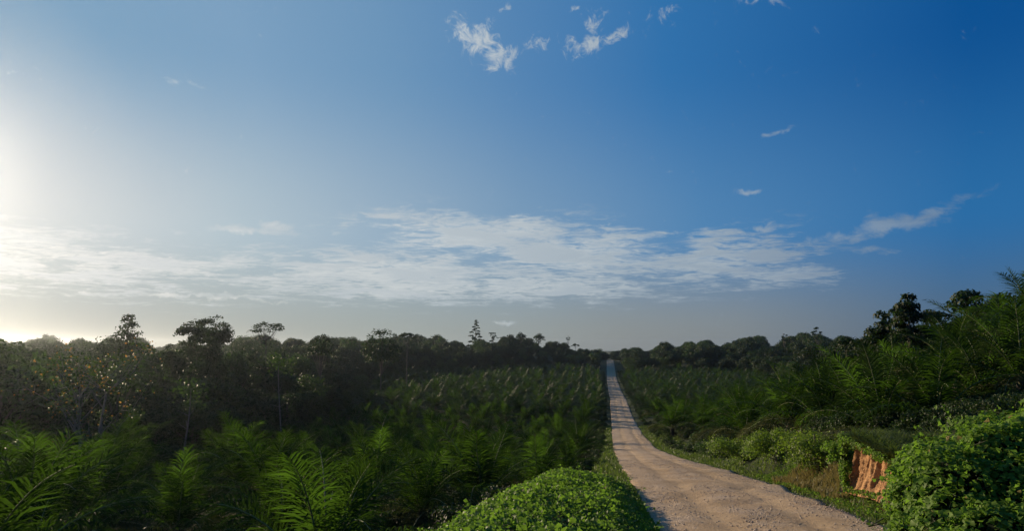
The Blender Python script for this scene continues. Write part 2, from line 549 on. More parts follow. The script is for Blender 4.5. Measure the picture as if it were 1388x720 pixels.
# ------------------------------------------------------------------ road slab
ry = np.concatenate([np.arange(-12, 60, 0.35), np.arange(60, 160, 1.0), np.arange(160, 642, 3.0)])
NA = 25
ra = np.linspace(0, 1, NA)
RL, RR = road_l(ry)[:, None], road_r(ry)[:, None]
wob = (fbm(ry / 3.0, ry * 0, 21) - 0.5)[:, None] * 0.5
wob2 = (fbm(ry / 3.0, ry * 0 + 9, 22) - 0.5)[:, None] * 0.45
RX = (RL + wob) * (1 - ra) + (RR + wob2) * ra
RY = np.repeat(ry[:, None], NA, 1)
tr = np.exp(-((np.abs(ra - 0.5) - 0.20) / 0.06) ** 2)
RZ = road_z(ry)[:, None] + 0.10 * (1 - (2 * ra - 1) ** 2) - 0.055 * tr + 0.12 * (fbm(RX / 2.6, RY / 2.2, 31) - 0.5) + 0.05 * (fbm(RX / .5, RY / .5, 33) - 0.5)
RZ += 0.014 * np.sin(RY * 7.0 + 3 * fbm(RX / 2, RY / 2, 36)) * sst(.50, .62, fbm(RX / 1.8, RY / 4, 37)) - 0.06 * sst(.66, .74, fbm(RX / 1.1, RY / 1.1, 38)) 
RZ += 0.14 * np.exp(-((RY - 37 + 0.4 * RX) / 1.1) ** 2) + 0.12 * np.exp(-((RY - 43) / 1.4) ** 2)
V = np.stack([RX, RY, RZ], -1).reshape(-1, 3)
across = np.repeat(ra[None], len(ry), 0).ravel()
i2 = np.arange(len(ry) * NA).reshape(len(ry), NA)
q = np.stack([i2[:-1, :-1], i2[:-1, 1:], i2[1:, 1:], i2[1:, :-1]], -1).reshape(-1, 4)
nV = len(V)
sk_l = V[i2[:, 0]] + [-0.25, 0, -0.45]
sk_r = V[i2[:, -1]] + [0.25, 0, -0.45]
V2 = np.concatenate([V, sk_l, sk_r])
n = len(ry)
li, ri = nV + np.arange(n), nV + n + np.arange(n)
q2 = np.stack([li[:-1], i2[:-1, 0], i2[1:, 0], li[1:]], -1)
q3 = np.stack([i2[:-1, -1], ri[:-1], ri[1:], i2[1:, -1]], -1)
rme = mesh_np('road', V2, np.concatenate([q, q2, q3]), M['road'], smooth=True)
at = rme.attributes.new('across', 'FLOAT', 'POINT')
at.data.foreach_set('value', np.concatenate([across, np.zeros(n), np.ones(n)]).astype(np.float32))
tag(link('road', rme), kind='structure')


def road_surf(x, y):
    a = np.clip((x - road_l(y)) / (road_r(y) - road_l(y)), 0, 1)
    return road_z(y) + 0.10 * (1 - (2 * a - 1) ** 2) + 0.12 * (fbm(x / 2.6, y / 2.2, 31) - 0.5) - 0.055 * np.exp(-((np.abs(a - .5) - .2) / .06) ** 2)


# loose stones on the near road
NS = 15000
sy = 12 + 48 * rng.random(NS) ** 1.7
sa = rng.random(NS)
keepm = rng.random(NS) < 0.25 + 0.75 * (1 - np.exp(-((np.abs(sa - .5) - .2) / .10) ** 2))
sy, sa = sy[keepm], sa[keepm]
sx = road_l(sy) * (1 - sa) + road_r(sy) * sa
cl = fbm(sx / 1.3, sy / 1.3, 41) + 0.15 * rng.random(len(sx))
sel = cl > 0.46
sx, sy = sx[sel], sy[sel]
sr = 0.012 + 0.030 * rng.random(len(sx)) ** 3
octa = np.array([(1, 0, 0), (0, 1, 0), (-1, 0, 0), (0, -1, 0), (0, 0, .7), (0, 0, -.7)])
of = np.array([(0, 1, 4), (1, 2, 4), (2, 3, 4), (3, 0, 4), (1, 0, 5), (2, 1, 5), (3, 2, 5), (0, 3, 5)])
jit = 1 + 0.5 * (rng.random((len(sx), 6, 1)) - 0.5)
Vs = octa[None] * jit * sr[:, None, None]
th = rng.random(len(sx)) * 6.28
ct, st_ = np.cos(th)[:, None], np.sin(th)[:, None]
Vs = np.stack([Vs[..., 0] * ct - Vs[..., 1] * st_, Vs[..., 0] * st_ + Vs[..., 1] * ct, Vs[..., 2]], -1)
Vs += np.stack([sx, sy, road_surf(sx, sy) + 0.2 * sr], -1)[:, None]
Fs = of[None] + 6 * np.arange(len(sx))[:, None, None]
tag(link('gravel', mesh_np('gravel', Vs.reshape(-1, 3), Fs.reshape(-1, 3), M['stone'], tint=np.repeat(rng.random(len(sx)), 6))), kind='stuff')


# ------------------------------------------------------------------ tubes and leaf clouds
def tube(pts, radii, sides=6):
    pts = np.asarray(pts, float)
    n = len(pts)
    tang = np.gradient(pts, axis=0)
    tang /= np.linalg.norm(tang, axis=1, keepdims=True) + 1e-9
    ref = np.where(np.abs(tang[:, 2:3]) > 0.9, np.array([[1.0, 0, 0]]), np.array([[0, 0, 1.0]]))
    a = np.cross(tang, ref)
    a /= np.linalg.norm(a, axis=1, keepdims=True) + 1e-9
    b = np.cross(tang, a)
    ph = np.arange(sides) / sides * 2 * pi
    V = pts[:, None] + np.asarray(radii)[:, None, None] * (np.cos(ph)[None, :, None] * a[:, None] + np.sin(ph)[None, :, None] * b[:, None])
    i = np.arange(n * sides).reshape(n, sides)
    j = np.roll(i, -1, 1)
    F = np.stack([i[:-1], j[:-1], j[1:], i[1:]], -1).reshape(-1, 4)
    return V.reshape(-1, 3), F


class Acc:
    def __init__(self):
        self.V, self.F3, self.F4, self.T, self.n = [], [], [], [], 0

    def add(self, V, F, tint=0.5):
        F = np.asarray(F)
        (self.F3 if F.shape[1] == 3 else self.F4).append(F + self.n)
        self.V.append(V)
        self.T.append(np.full(len(V), tint) if np.isscalar(tint) else tint)
        self.n += len(V)

    def mesh(self, name, mat, smooth=False):
        fs = [np.concatenate(f) for f in (self.F3, self.F4) if f]
        return mesh_np(name, np.concatenate(self.V), fs, mat, np.concatenate(self.T), smooth)


def leaves(P, N, size, aspect=0.55, r=None, tint=None, fold=0.22, droop=0.25):
    """one folded four-triangle leaf per point; N is the facing direction, size per leaf"""
    r = r or rng
    n = len(P)
    N = N / (np.linalg.norm(N, axis=1, keepdims=True) + 1e-9)
    a = np.cross(N, r.normal(size=(n, 3)))
    a /= np.linalg.norm(a, axis=1, keepdims=True) + 1e-9
    b = np.cross(N, a)
    s = (size if hasattr(size, '__len__') else np.full(n, size))[:, None]
    base = P - a * s * 0.5
    tip = P + a * s * 0.5 - N * s * droop
    mid = P + a * s * 0.02
    l = P + b * s * aspect * 0.5 + N * s * fold
    rr = P - b * s * aspect * 0.5 + N * s * fold
    V = np.stack([base, l, tip, rr, mid], 1).reshape(-1, 3)
    k = 5 * np.arange(n)[:, None, None]
    F = (np.array([(0, 4, 1), (1, 4, 2), (0, 3, 4), (3, 2, 4)])[None] + k).reshape(-1, 3)
    t = r.random(n) if tint is None else tint
    return V, F, np.repeat(t, 5)


def quads_cloud(P, N, size, r, tint=None, aspect=0.7):
    """cheaper two-triangle leaf sprays for trees that stand far off"""
    n = len(P)
    N = N / (np.linalg.norm(N, axis=1, keepdims=True) + 1e-9)
    a = np.cross(N, r.normal(size=(n, 3)))
    a /= np.linalg.norm(a, axis=1, keepdims=True) + 1e-9
    b = np.cross(N, a)
    s = size[:, None]
    V = np.stack([P - a * s * .5, P + b * s * aspect * .5 + N * s * .12, P + a * s * .5, P - b * s * aspect * .5 + N * s * .12], 1).reshape(-1, 3)
    k = 4 * np.arange(n)[:, None, None]
    F = (np.array([(0, 1, 2), (0, 2, 3)])[None] + k).reshape(-1, 3)
    t = r.random(n) if tint is None else tint
    return V, F, np.repeat(t, 4)


def unit_dirs(n, r):
    d = r.normal(size=(n, 3))
    return d / np.linalg.norm(d, axis=1, keepdims=True)


# ------------------------------------------------------------------ oil palm fronds
def frond_curve(L, th0, bend, n=12, twist=0.0, r=None):
    """points of the midrib in the x-z plane; angles from the vertical in degrees"""
    t = np.linspace(0, 1, n)
    th = np.radians(th0 + bend * t ** 1.6)
    dx_, dz_ = np.sin(th), np.cos(th)
    x = np.concatenate([[0], np.cumsum((dx_[1:] + dx_[:-1]) / 2)]) * L / (n - 1)
    z = np.concatenate([[0], np.cumsum((dz_[1:] + dz_[:-1]) / 2)]) * L / (n - 1)
    y = twist * L * t ** 2
    return np.stack([x, y, z], -1)


def frond_geo(acc, L, th0, bend, per_side, width, r, mid=True, rot=0.0, base=(0, 0, 0), leaf_len=0.95, tint0=0.5, ribsides=4):
    C = frond_curve(L, th0, bend, 12 if mid else 7, r.normal() * 0.05)
    ca, sa_ = cos(rot), sin(rot)

    def place(X):
        return np.stack([X[..., 0] * ca - X[..., 1] * sa_, X[..., 0] * sa_ + X[..., 1] * ca, X[..., 2]], -1) + np.asarray(base)
    n = len(C)
    ts = np.linspace(0, 1, n)
    V, F = tube(C, 0.045 * (1 - 0.85 * ts) + 0.004, ribsides if mid else 3)
    rib = (place(V), F)
    tg = np.gradient(C, axis=0)
    tg /= np.linalg.norm(tg, axis=1, keepdims=True)
    t = np.linspace(0.14, 0.995, per_side)
    sag = r.random()
    for sgn in (-1, 1):
        tt = np.clip(t + r.normal(size=per_side) * 0.006, 0.1, 1)
        P = np.stack([np.interp(tt, ts, C[:, k]) for k in range(3)], -1)
        T = np.stack([np.interp(tt, ts, tg[:, k]) for k in range(3)], -1)
        S = np.array([0, 1.0, 0]) * sgn
        U = np.cross(T, np.array([0, 1.0, 0]))
        U = U * np.sign(U[:, 2:3] + 1e-6)
        phi = np.radians(14 + 42 * tt ** 1.3 + r.normal(size=per_side) * 3)
        lift = np.where(np.arange(per_side) % 2 == 0, 0.30, 0.04) + r.normal(size=per_side) * 0.04
        d = S * np.cos(phi)[:, None] + T * np.sin(phi)[:, None] + U * lift[:, None]
        d /= np.linalg.norm(d, axis=1, keepdims=True)
        ln = leaf_len * np.clip(np.sin(pi * (0.10 + 0.80 * tt)), 0.05, 1) ** 0.75 * (1 + 0.05 * r.normal(size=per_side))
        g = np.array([0, 0, -1.0])
        d2 = d + g * ((0.30 + 0.0085 * th0) * (.8 + .4 * sag) + 0.18 * r.random((per_side, 1)))
        d2 /= np.linalg.norm(d2, axis=1, keepdims=True)
        wv = np.cross(d, U)
        wv /= np.linalg.norm(wv, axis=1, keepdims=True) + 1e-9
        wv = wv * 0.9 + U * 0.22 * r.normal(size=(per_side, 1))
        w = width * (0.75 + 0.5 * r.random((per_side, 1))) * np.clip(1.25 - 0.6 * tt, 0.4, 1)[:, None]
        P1 = P + d * ln[:, None] * 0.5
        P2 = P1 + d2 * ln[:, None] * 0.5
        if mid:
            Vv = np.stack([P - wv * w * .25, P + wv * w * .25, P1 + wv * w * .5, P1 - wv * w * .5, P2], 1)
            k = 5 * np.arange(per_side)[:, None, None]
            F4 = (np.array([[0, 1, 2, 3]])[None] + k).reshape(-1, 4)
            F3 = (np.array([[3, 2, 4]])[None] + k).reshape(-1, 3)
            tin = np.repeat(np.clip(tint0 + 0.25 * r.normal(size=per_side), 0, 1), 5)
            Vp = place(Vv).reshape(-1, 3)
            acc.F4.append(F4 + acc.n); acc.F3.append(F3 + acc.n)
            acc.V.append(Vp); acc.T.append(tin); acc.n += len(Vp)
        else:
            Vv = np.stack([P - wv * w * .3, P1 + wv * w * .5, P2, P1 - wv * w * .5], 1)
            k = 4 * np.arange(per_side)[:, None, None]
            F3 = (np.array([(0, 1, 3), (1, 2, 3)])[None] + k).reshape(-1, 3)
            tin = np.repeat(np.clip(tint0 + 0.25 * r.normal(size=per_side), 0, 1), 4)
            Vp = place(Vv).reshape(-1, 3)
            acc.F3.append(F3 + acc.n)
            acc.V.append(Vp); acc.T.append(tin); acc.n += len(Vp)
    return rib


def frond_mesh(name, L, th0, bend, seed, mat, per_side=48, width=0.078, leaf_len=1.35):
    r = np.random.default_rng(seed)
    acc = Acc()
    rib = frond_geo(acc, L, th0, bend, per_side, width, r, True, leaf_len=leaf_len)
    acc.add(rib[0], rib[1], 0.9)
    nf = sum(len(f) for f in acc.F3) + sum(len(f) for f in acc.F4)
    me = acc.mesh(name, None)
    me.materials.append(mat)
    me.materials.append(M['rachis'])
    mi = np.zeros(len(me.polygons), np.int32)
    mi[-len(rib[1]):] = 1
    me.polygons.foreach_set('material_index', mi)
    return me


AGES = [(6, 26), (14, 52), (26, 72), (40, 80), (54, 80), (68, 76), (84, 64)]
FR = []
for k, (a0, bd) in enumerate(AGES):
    FR.append([frond_mesh('frond', 5.6 * (0.84 if k == 0 else 1.0), a0, bd + dlt, 100 + 10 * k + j, M['frond'] if k < 5 else M['old_frond'])
               for j, dlt in enumerate((-7, 9))])
DRY = [frond_mesh('dry_frond', 5.0, 98, 48, 300 + j, M['dry_frond'], 40, 0.05) for j in range(2)]


def palm_trunk_mesh(h, r0, seed):
    r = np.random.default_rng(seed)
    acc = Acc()
    zz = np.linspace(-0.5, h, 8)
    V, F = tube(np.stack([0 * zz, 0 * zz, zz], -1) + np.array([[1e-4, 0, 0]]) * zz[:, None], r0 * (1 + 0.12 * r.normal(size=8)), 9)
    acc.add(V, F)
    k = 0
    for z in np.arange(0.1, h, 0.13):           # stubs of cut leaf bases round the stem
        a = k * 2.4
        k += 1
        p0 = np.array([cos(a) * r0 * .8, sin(a) * r0 * .8, z])
        p1 = p0 + np.array([cos(a) * .16, sin(a) * .16, .22])
        V, F = tube([p0, p1], [0.09, 0.05], 4)
        acc.add(V, F)
    V, F = tube(np.array([[0, 0, h - .05], [0.01, 0, h + .35], [0, 0, h + .7]]), [r0, r0 * .6, 0.05], 8)
    acc.add(V, F)
    return acc.mesh('trunk', M['palm_trunk'])


TRK = [palm_trunk_mesh(h, r0, 400 + i) for i, (h, r0) in enumerate(((1.0, .30), (1.5, .32), (2.6, .30)))]


def palm_crown_mesh(seed, nf=22, per_side=20, width=0.21, h=1.25):
    """whole crown in one mesh, for palms that stand too far off to tell fronds apart"""
    r = np.random.default_rng(seed)
    acc = Acc()
    for k in range(nf):
        a = k / (nf - 1)
        th0 = 8 + 78 * a ** 1.1 + r.normal() * 4
        bd = 36 + 40 * min(1, a * 2) + r.normal() * 8
        rib = frond_geo(acc, 5.5 * (1 + .08 * r.normal()), th0, bd, per_side, width, r, False, rot=k * 2.4 + r.normal() * .15, base=(0, 0, h), leaf_len=1.4, tint0=0.75 - 0.5 * a)
        acc.add(rib[0], rib[1], 0.6)
    return acc.mesh('crown', M['crown'])


CROWN = [palm_crown_mesh(500 + k) for k in range(5)]
CROWN_FAR = [palm_crown_mesh(520 + k, nf=18, per_side=13, width=0.32) for k in range(5)]


# ------------------------------------------------------------------ broad-leaved trees
def tree_meshes(seed, H=12.0, W_=5.0, kind='round', leaf=0.42, count=2600, crown_base=0.35, mat='forest', bark='bark', trunk_r=0.22):
    r = np.random.default_rng(seed)
    cl = []                                     # clumps: centre, radii
    if kind == 'round':
        for k in range(5):
            f = (k + .5) / 5
            cl.append((np.array([r.normal() * W_ * .12, r.normal() * W_ * .12, H * (crown_base + (.86 - crown_base) * f)]), W_ * (.55 - .2 * f), .8))
        for k in range(42):
            d = unit_dirs(1, r)[0]
            d[2] = abs(d[2]) * 1.0 - 0.25
            rad = 0.55 + 0.45 * r.random()
            cz = H * (crown_base + (1 - crown_base) * 0.42)
            cl.append((np.array([d[0] * W_ * rad * .8, d[1] * W_ * rad * .8, cz + d[2] * H * (1 - crown_base) * .52 * rad]), W_ * (.20 + .20 * r.random()), .75))
    elif kind == 'spread':                      # flat-topped umbrella on bare limbs
        hh_ = min(H * .3, W_ * .75)
        for k in range(32):
            a, q_ = r.random() * 6.28, r.random() ** .6
            cl.append((np.array([cos(a) * q_ * W_ * .9, sin(a) * q_ * W_ * .9, H - hh_ * (.18 + .55 * q_ ** 2 + .30 * r.random())]), W_ * (.12 + .17 * r.random()), .62))
    elif kind == 'dome':                        # heavy rounded head, dense all over
        zc = H * (crown_base + (1 - crown_base) * .35)
        for k in range(4):
            cl.append((np.array([r.normal() * W_ * .2, r.normal() * W_ * .2, zc]), W_ * .74, .85))
        for k in range(64):
            d = unit_dirs(1, r)[0]
            d[2] = abs(d[2]) - .2 * r.random()
            cl.append((np.array([d[0] * W_ * .82, d[1] * W_ * .82, zc + d[2] * (H - zc) * .82]), W_ * (.17 + .16 * r.random()), .8))
    elif kind == 'tiered':                      # broad below, narrowing by ragged shelves to a knob
        for k in range(64):
            f = r.random()
            a, q_ = r.random() * 6.28, math.sqrt(r.random())
            w = W_ * (1.02 - f) ** .75 * q_
            cl.append((np.array([cos(a) * w, sin(a) * w, H * (crown_base + (.95 - crown_base) * f)]), W_ * (.16 + .16 * r.random()), .68))
        cl.append((np.array([0, 0, H * .95]), W_ * .2, .7))
    elif kind == 'sparse':                      # thin see-through crown in tiers
        for k in range(24):
            a, q_ = r.random() * 6.28, .15 + .85 * r.random()
            f = r.random()
            cl.append((np.array([cos(a) * q_ * W_ * (1 - .45 * f), sin(a) * q_ * W_ * (1 - .45 * f), H * (crown_base + (.97 - crown_base) * f)]), W_ * (.13 + .17 * r.random()), .7))
        cl.append((np.array([0, 0, H * .96]), W_ * .18, .7))
    elif kind == 'conical':
        for k in range(24):
            f = (k / 23) ** .9
            a = k * 2.4
            w = W_ * (1 - f) ** .8 * (.55 + .5 * r.random())
            cl.append((np.array([cos(a) * w, sin(a) * w, H * (crown_base + (1 - crown_base) * f)]), W_ * (.34 - .2 * f), .55))
    elif kind == 'tuft':                        # long bare stem with a small head
        for k in range(9):
            d = unit_dirs(1, r)[0]
            cl.append((np.array([d[0] * W_ * .6, d[1] * W_ * .6, H * .86 + d[2] * H * .10]), W_ * (.22 + .2 * r.random()), .7))
    elif kind == 'draped':                      # climbers hanging from top to ground
        for k in range(30):
            f = r.random()
            a = r.random() * 6.28
            w = W_ * (.45 + .4 * f) * (.6 + .4 * r.random())
            cl.append((np.array([cos(a) * w * .8, sin(a) * w * .8, H * (.05 + .87 * f)]), W_ * (.20 + .20 * r.random()), 1.15))
    elif kind == 'bush':
        for k in range(22):
            a, q_ = r.random() * 6.28, r.random() ** .6
            cl.append((np.array([cos(a) * q_ * W_ * .72, sin(a) * q_ * W_ * .72, H * (.10 + .58 * r.random() * (1 - .45 * q_))]), W_ * (.26 + .18 * r.random()), .85))
    kz = H / max(c[0][2] + c[1] * c[2] * .85 for c in cl)
    cl = [(c[0] * np.array([1, 1, kz]), c[1], c[2]) for c in cl]
    wts = np.array([c[1] ** 2 for c in cl])
    cnt = np.maximum((count * wts / wts.sum()).astype(int), 8)
    acc = Acc()
    for (c, rad, fl), n_ in zip(cl, cnt):
        d = unit_dirs(n_, r)
        d[:, 2] = np.where(d[:, 2] < -0.3, -d[:, 2] * .6, d[:, 2])
        rr = rad * (0.45 + 0.62 * r.random((n_, 1)) ** .55)
        P = c + d * rr * np.array([1, 1, fl])
        N = d * np.array([1, 1, 1.3]) + 0.75 * r.normal(size=(n_, 3)) + np.array([0, 0, .35])
        sz = leaf * (.6 + .8 * r.random(n_))
        V, F, T = quads_cloud(P, N, sz, r, np.clip(.5 + .18 * r.normal() + .22 * r.normal(size=n_), 0, 1))
        acc.add(V, F, T)
    crown = acc.mesh('crown', M[mat])
    t = Acc()
    top = H * (.80 if kind in ('round', 'draped', 'bush') else .90)
    zz = np.linspace(-1.0, top, 9)
    bendx, bendy = r.normal() * .03 * H, r.normal() * .03 * H
    f = np.clip(zz / top, 0, 1)
    C = np.stack([bendx * f ** 2, bendy * f ** 2, zz], -1)
    V, F = tube(C, trunk_r * (1.15 - .95 * f) + .03, 7)
    t.add(V, F)
    order = np.argsort([-c[1] for c in cl])[:14]
    for k in order:
        c = cl[k][0]
        s = np.clip(c[2] / top * (.9 if kind == 'conical' else .84 if kind == 'spread' else .55), .12, .92)
        p0 = np.array([bendx * s ** 2, bendy * s ** 2, top * s])
        m_ = (p0 + c) / 2 + np.array([0, 0, -.04 * H if kind == 'spread' else .02 * H])
        V, F = tube(np.stack([p0, p0 * .5 + m_ * .5, m_, c]), np.array([.34, .26, .18, .06]) * trunk_r * 1.1 + .012, 5)
        t.add(V, F)
    return t.mesh('trunk', M[bark], True), crown


def plant_tree(name, meshes, x, y, label, group, rot=0.0, s=1.0, sz=None, cat='tree', z=None, crown_name='crown'):
    e = bpy.data.objects.new(name, None)
    SC.collection.objects.link(e)
    e.location = (x, y, float(ground(x, y)) if z is None else z)
    e.rotation_euler = (0, 0, rot)
    e.scale = (s, s, sz or s)
    e.empty_display_size = 0.5
    tag(e, label, cat, group)
    link('trunk', meshes[0], e)
    link(crown_name, meshes[1], e)
    return e


def sky_row(u):
    """photograph row of the tree line against the sky"""
    return np.interp(u, [-300, 0, 60, 100, 130, 165, 200, 232, 330, 410, 440, 470, 505, 560, 600, 640, 700, 745, 780, 812, 832, 858, 900, 960, 1000, 1060, 1120, 1165, 1200, 1300, 1700],
                     [462, 463, 465, 464, 460, 458, 470, 462, 459, 462, 460, 463, 455, 457, 463, 462, 460, 464, 473, 479, 482, 478, 467, 462, 465, 465, 465, 464, 455, 440, 430])


TREES = [tree_meshes(600, 12, 5.0, 'round', .50, 2600), tree_meshes(601, 13, 4.6, 'round', .46, 2400, .28), tree_meshes(602, 11, 5.6, 'round', .50, 2600, .25),
         tree_meshes(603, 12, 4.2, 'draped', .46, 2600), tree_meshes(604, 12, 5.2, 'spread', .42, 1900), tree_meshes(605, 12, 4.4, 'sparse', .42, 1100, .45),
         tree_meshes(606, 10, 5.0, 'draped', .46, 2600, mat='light_leaf'), tree_meshes(607, 12, 4.6, 'round', .44, 2400, .2, mat='light_leaf')]
TREE_H = [12, 13, 11, 12, 12, 12, 10, 12]


def at(u, y):
    return (u - 694) / FPX * y / 1.007


def z_at(v, y):
    r = px_ray(694, v)
    return y * r[2] / r[1]


# ------------------------------------------------------------------ single trees one can point to
HERO = []                                       # (x, y, keep-clear radius)


def hero(u, y, top_row, half_px, kind, seed, label, name='tree', leaf=.42, count=2200, base=.35, mat='forest', bark='bark', tr=.22, group=None, rot=None, lean=None):
    x = at(u, y)
    g = float(ground(x, y)) - .2
    H = max(z_at(top_row, y) - g, 2.0)
    Wd = half_px * y / FPX
    ms = tree_meshes(seed, H, Wd, kind, leaf, count, base, mat, bark, tr)
    e = plant_tree(name, ms, x, y, label, group, rot=rot if rot is not None else seed % 6, z=g)
    if lean:
        e.rotation_euler = lean
    HERO.append((x, y, Wd * .9 + 1.5))
    return e


hero(172, 150, 426, 27, 'tiered', 700, 'dark tree with a ragged open top of leaf tiers against the bright sky at left', leaf=.55, count=900, base=.62, tr=.28)
hero(160, 148, 446, 50, 'round', 701, 'broad bushy tree beneath the ragged tiered treetop at left', leaf=.5, count=3400, base=.2)
hero(262, 150, 434, 37, 'dome', 702, 'dense rounded dome-shaped tree on the left skyline', leaf=.45, count=9000, base=.3, tr=.4)
hero(287, 165, 427, 27, 'dome', 703, 'wide flat-crowned tree rising just behind the dense dome-shaped tree', leaf=.45, count=4600, base=.62, tr=.4)
hero(362, 205, 436, 26, 'spread', 704, 'umbrella-shaped tree with a thin see-through crown on bare limbs', leaf=.42, count=1000, tr=.3)
hero(435, 195, 453, 18, 'dome', 705, 'small flat-topped tree on the skyline right of the umbrella-shaped tree', leaf=.45, count=1500, base=.6)
hero(517, 240, 446, 27, 'dome', 706, 'largest rounded treetop in the middle of the left skyline', leaf=.6, count=3600, base=.3)
hero(552, 270, 451, 13, 'spread', 707, 'small forked tree beside the largest rounded treetop of the left skyline', leaf=.5, count=900)
hero(645, 545, 434, 13, 'conical', 708, 'tall pointed tree standing out of the hilltop left of the road', leaf=.9, count=1500, base=.25, tr=.4)
hero(668, 560, 451, 9, 'sparse', 709, 'crooked open tree just right of the tall pointed tree', leaf=.9, count=500, tr=.3)
hero(692, 565, 453, 8, 'round', 716, 'second small tree right of the tall pointed tree on the hilltop', leaf=.9, count=500, tr=.3)
hero(706, 560, 450, 8, 'round', 717, 'round-headed tree near the middle of the hilltop left of the road', leaf=.9, count=600, base=.5, tr=.3)
hero(730, 570, 452, 9, 'round', 718, 'dark feathery tree at the right end of the hilltop before it slopes to the road', leaf=.9, count=700, base=.4, tr=.3)
hero(770, 600, 456, 3.4, 'tuft', 710, 'thin lone stem with a small tuft of leaves above the slope to the road', leaf=.8, count=160, tr=.18)
hero(780, 604, 466, 5.5, 'spread', 711, 'little flat tree beside the thin lone tufted stem', leaf=.8, count=220, tr=.2)
hero(1119, 330, 443, 8, 'tuft', 712, 'lone slender tree with a round tuft high on a leaning bare stem', leaf=.6, count=420, tr=.17, lean=(0, radians(-9), 0))
hero(1064, 430, 453, 5, 'tuft', 713, 'small tufted tree left of the lone slender tree on the right hill', leaf=.7, count=260, tr=.2)
hero(1073, 432, 459, 4, 'conical', 719, 'small pointed tree beside the small tufted tree on the right hill', leaf=.7, count=260, tr=.15)
hero(1236, 58, 398, 50, 'tiered', 714, 'broad-leaved tree with clustered tiers of large leaves above the right palms', leaf=.30, count=7500, base=.12, tr=.12)
hero(1200, 62, 421, 30, 'round', 720, 'leafy tree filling in left of the tiered broad-leaved tree', leaf=.28, count=4600, base=.08, tr=.14)
hero(1272, 66, 420, 40, 'dome', 721, 'low dense tree between the two tallest trees at right', leaf=.30, count=6000, base=.1, tr=.15)
hero(1318, 62, 393, 46, 'round', 715, 'tall dense dark tree at right with an uneven crown', leaf=.30, count=8000, base=.08, tr=.2)
hero(1358, 66, 397, 42, 'dome', 724, 'dark tree crowding the right shoulder of the tall dense tree', leaf=.30, count=6500, base=.08, tr=.18)
hero(1402, 62, 398, 40, 'round', 722, 'dark tree at the right edge behind the tall palm', leaf=.30, count=6500, base=.08, tr=.18)
hero(1176, 82, 446, 34, 'round', 723, 'low rounded tree left of the tiered broad-leaved tree', leaf=.34, count=4600, base=.06, tr=.15)
hero(1146, 100, 456, 30, 'dome', 725, 'dark round tree at the left end of the right-hand grove', leaf=.36, count=4200, base=.06, tr=.15)


# the thin tree with orange leaves and pale limbs
def orange_tree():
    y = 66.0
    x = at(122, y)
    g = float(ground(x, y)) - .2
    top = z_at(474, y) - g
    r = np.random.default_rng(812)
    t, lf, gl = Acc(), Acc(), Acc()
    tips = []
    stems = []
    for k in range(3):
        a = k * 2.2 + .4
        st_ = np.array([cos(a) * .5, sin(a) * .5, 0])
        en = np.array([cos(a) * 1.7, sin(a) * 1.4, top * (.62 + .1 * r.random())])
        f = np.linspace(0, 1, 7)[:, None]
        C = st_ * (1 - f) + en * f + r.normal(size=(7, 3)) * np.array([.14, .14, 0]) * np.sin(f * pi)
        C[0, 2] = -.8
        V, F = tube(C, np.linspace(.17, .07, 7), 7)
        t.add(V, F)
        stems.append(C)
    for k in range(30):
        C = stems[k % 3]
        s = C[r.integers(2, 7)]
        a, ln = r.random() * 6.28, 1.8 + 3.6 * r.random()
        e = s + np.array([cos(a) * ln, sin(a) * ln, .5 + (top - s[2]) * (.25 + .75 * r.random())])
        m_ = (s + e) / 2 + r.normal(size=3) * .3
        V, F = tube(np.stack([s, m_, e]), [.055, .035, .012], 5)
        t.add(V, F)
        for q_ in range(5):
            b0 = m_ + (e - m_) * r.random()
            e2 = b0 + r.normal(size=3) * np.array([1.0, 1.0, .6])
            V, F = tube(np.stack([b0, e2]), [.02, .008], 4)
            t.add(V, F)
            tips.append(e2)
        tips.append(e)
    tips = np.array(tips)
    P = np.repeat(tips, 10, 0) + r.normal(size=(len(tips) * 10, 3)) * .34
    sel = r.random(len(P))
    N = r.normal(size=P.shape) + np.array([0, 0, .6])
    o_, g_ = sel < .20, sel >= .24
    lf.add(*leaves(P[o_], N[o_], (.16 + .16 * r.random(o_.sum())), .7, r))
    gl.add(*leaves(P[g_], N[g_], .24 + .10 * r.random(g_.sum()), .7, r))
    e = bpy.data.objects.new('orange_leaved_tree', None)
    SC.collection.objects.link(e)
    e.location = (x, y, g)
    tag(e, 'sparse tree with scattered orange leaves and pale bare limbs at left', 'tree')
    link('trunk', t.mesh('trunk', M['pale_bark'], True), e)
    link('foliage', lf.mesh('foliage', M['orange_leaf']), e)
    tag(link('green_foliage', gl.mesh('green_foliage', M['light_leaf']), e), 'green leaves among the orange ones')
    HERO.append((x, y, 4.5))


orange_tree()


def bare_stem(u, y, top_row, seed, label):
    x = at(u, y)
    g = float(ground(x, y)) - .3
    H = z_at(top_row, y) - g
    r = np.random.default_rng(seed)
    f = np.linspace(0, 1, 8)
    C = np.stack([.5 * np.sin(f * 3 + seed), .3 * np.cos(f * 2), f * H], -1)
    acc = Acc()
    V, F = tube(C, .13 - .08 * f, 6)
    acc.add(V, F)
    for k in range(6):
        s = C[4 + k % 4]
        V, F = tube(np.stack([s, s + r.normal(size=3) * np.array([.8, .8, .2]) + [0, 0, .9]]), [.04, .012], 4)
        acc.add(V, F)
    e = bpy.data.objects.new('slender_tree', None)
    SC.collection.objects.link(e)
    e.location = (x, y, g)
    tag(e, label, 'tree')
    link('trunk', acc.mesh('trunk', M['pale_bark'], True), e)
    P = C[-1] + r.normal(size=(260, 3)) * np.array([1.0, 1.0, .7])
    a2_ = Acc()
    a2_.add(*quads_cloud(P, r.normal(size=P.shape) + [0, 0, .5], .26 + .2 * r.random(260), r))
    link('crown', a2_.mesh('crown', M['light_leaf']), e)
    HERO.append((x, y, 1.5))


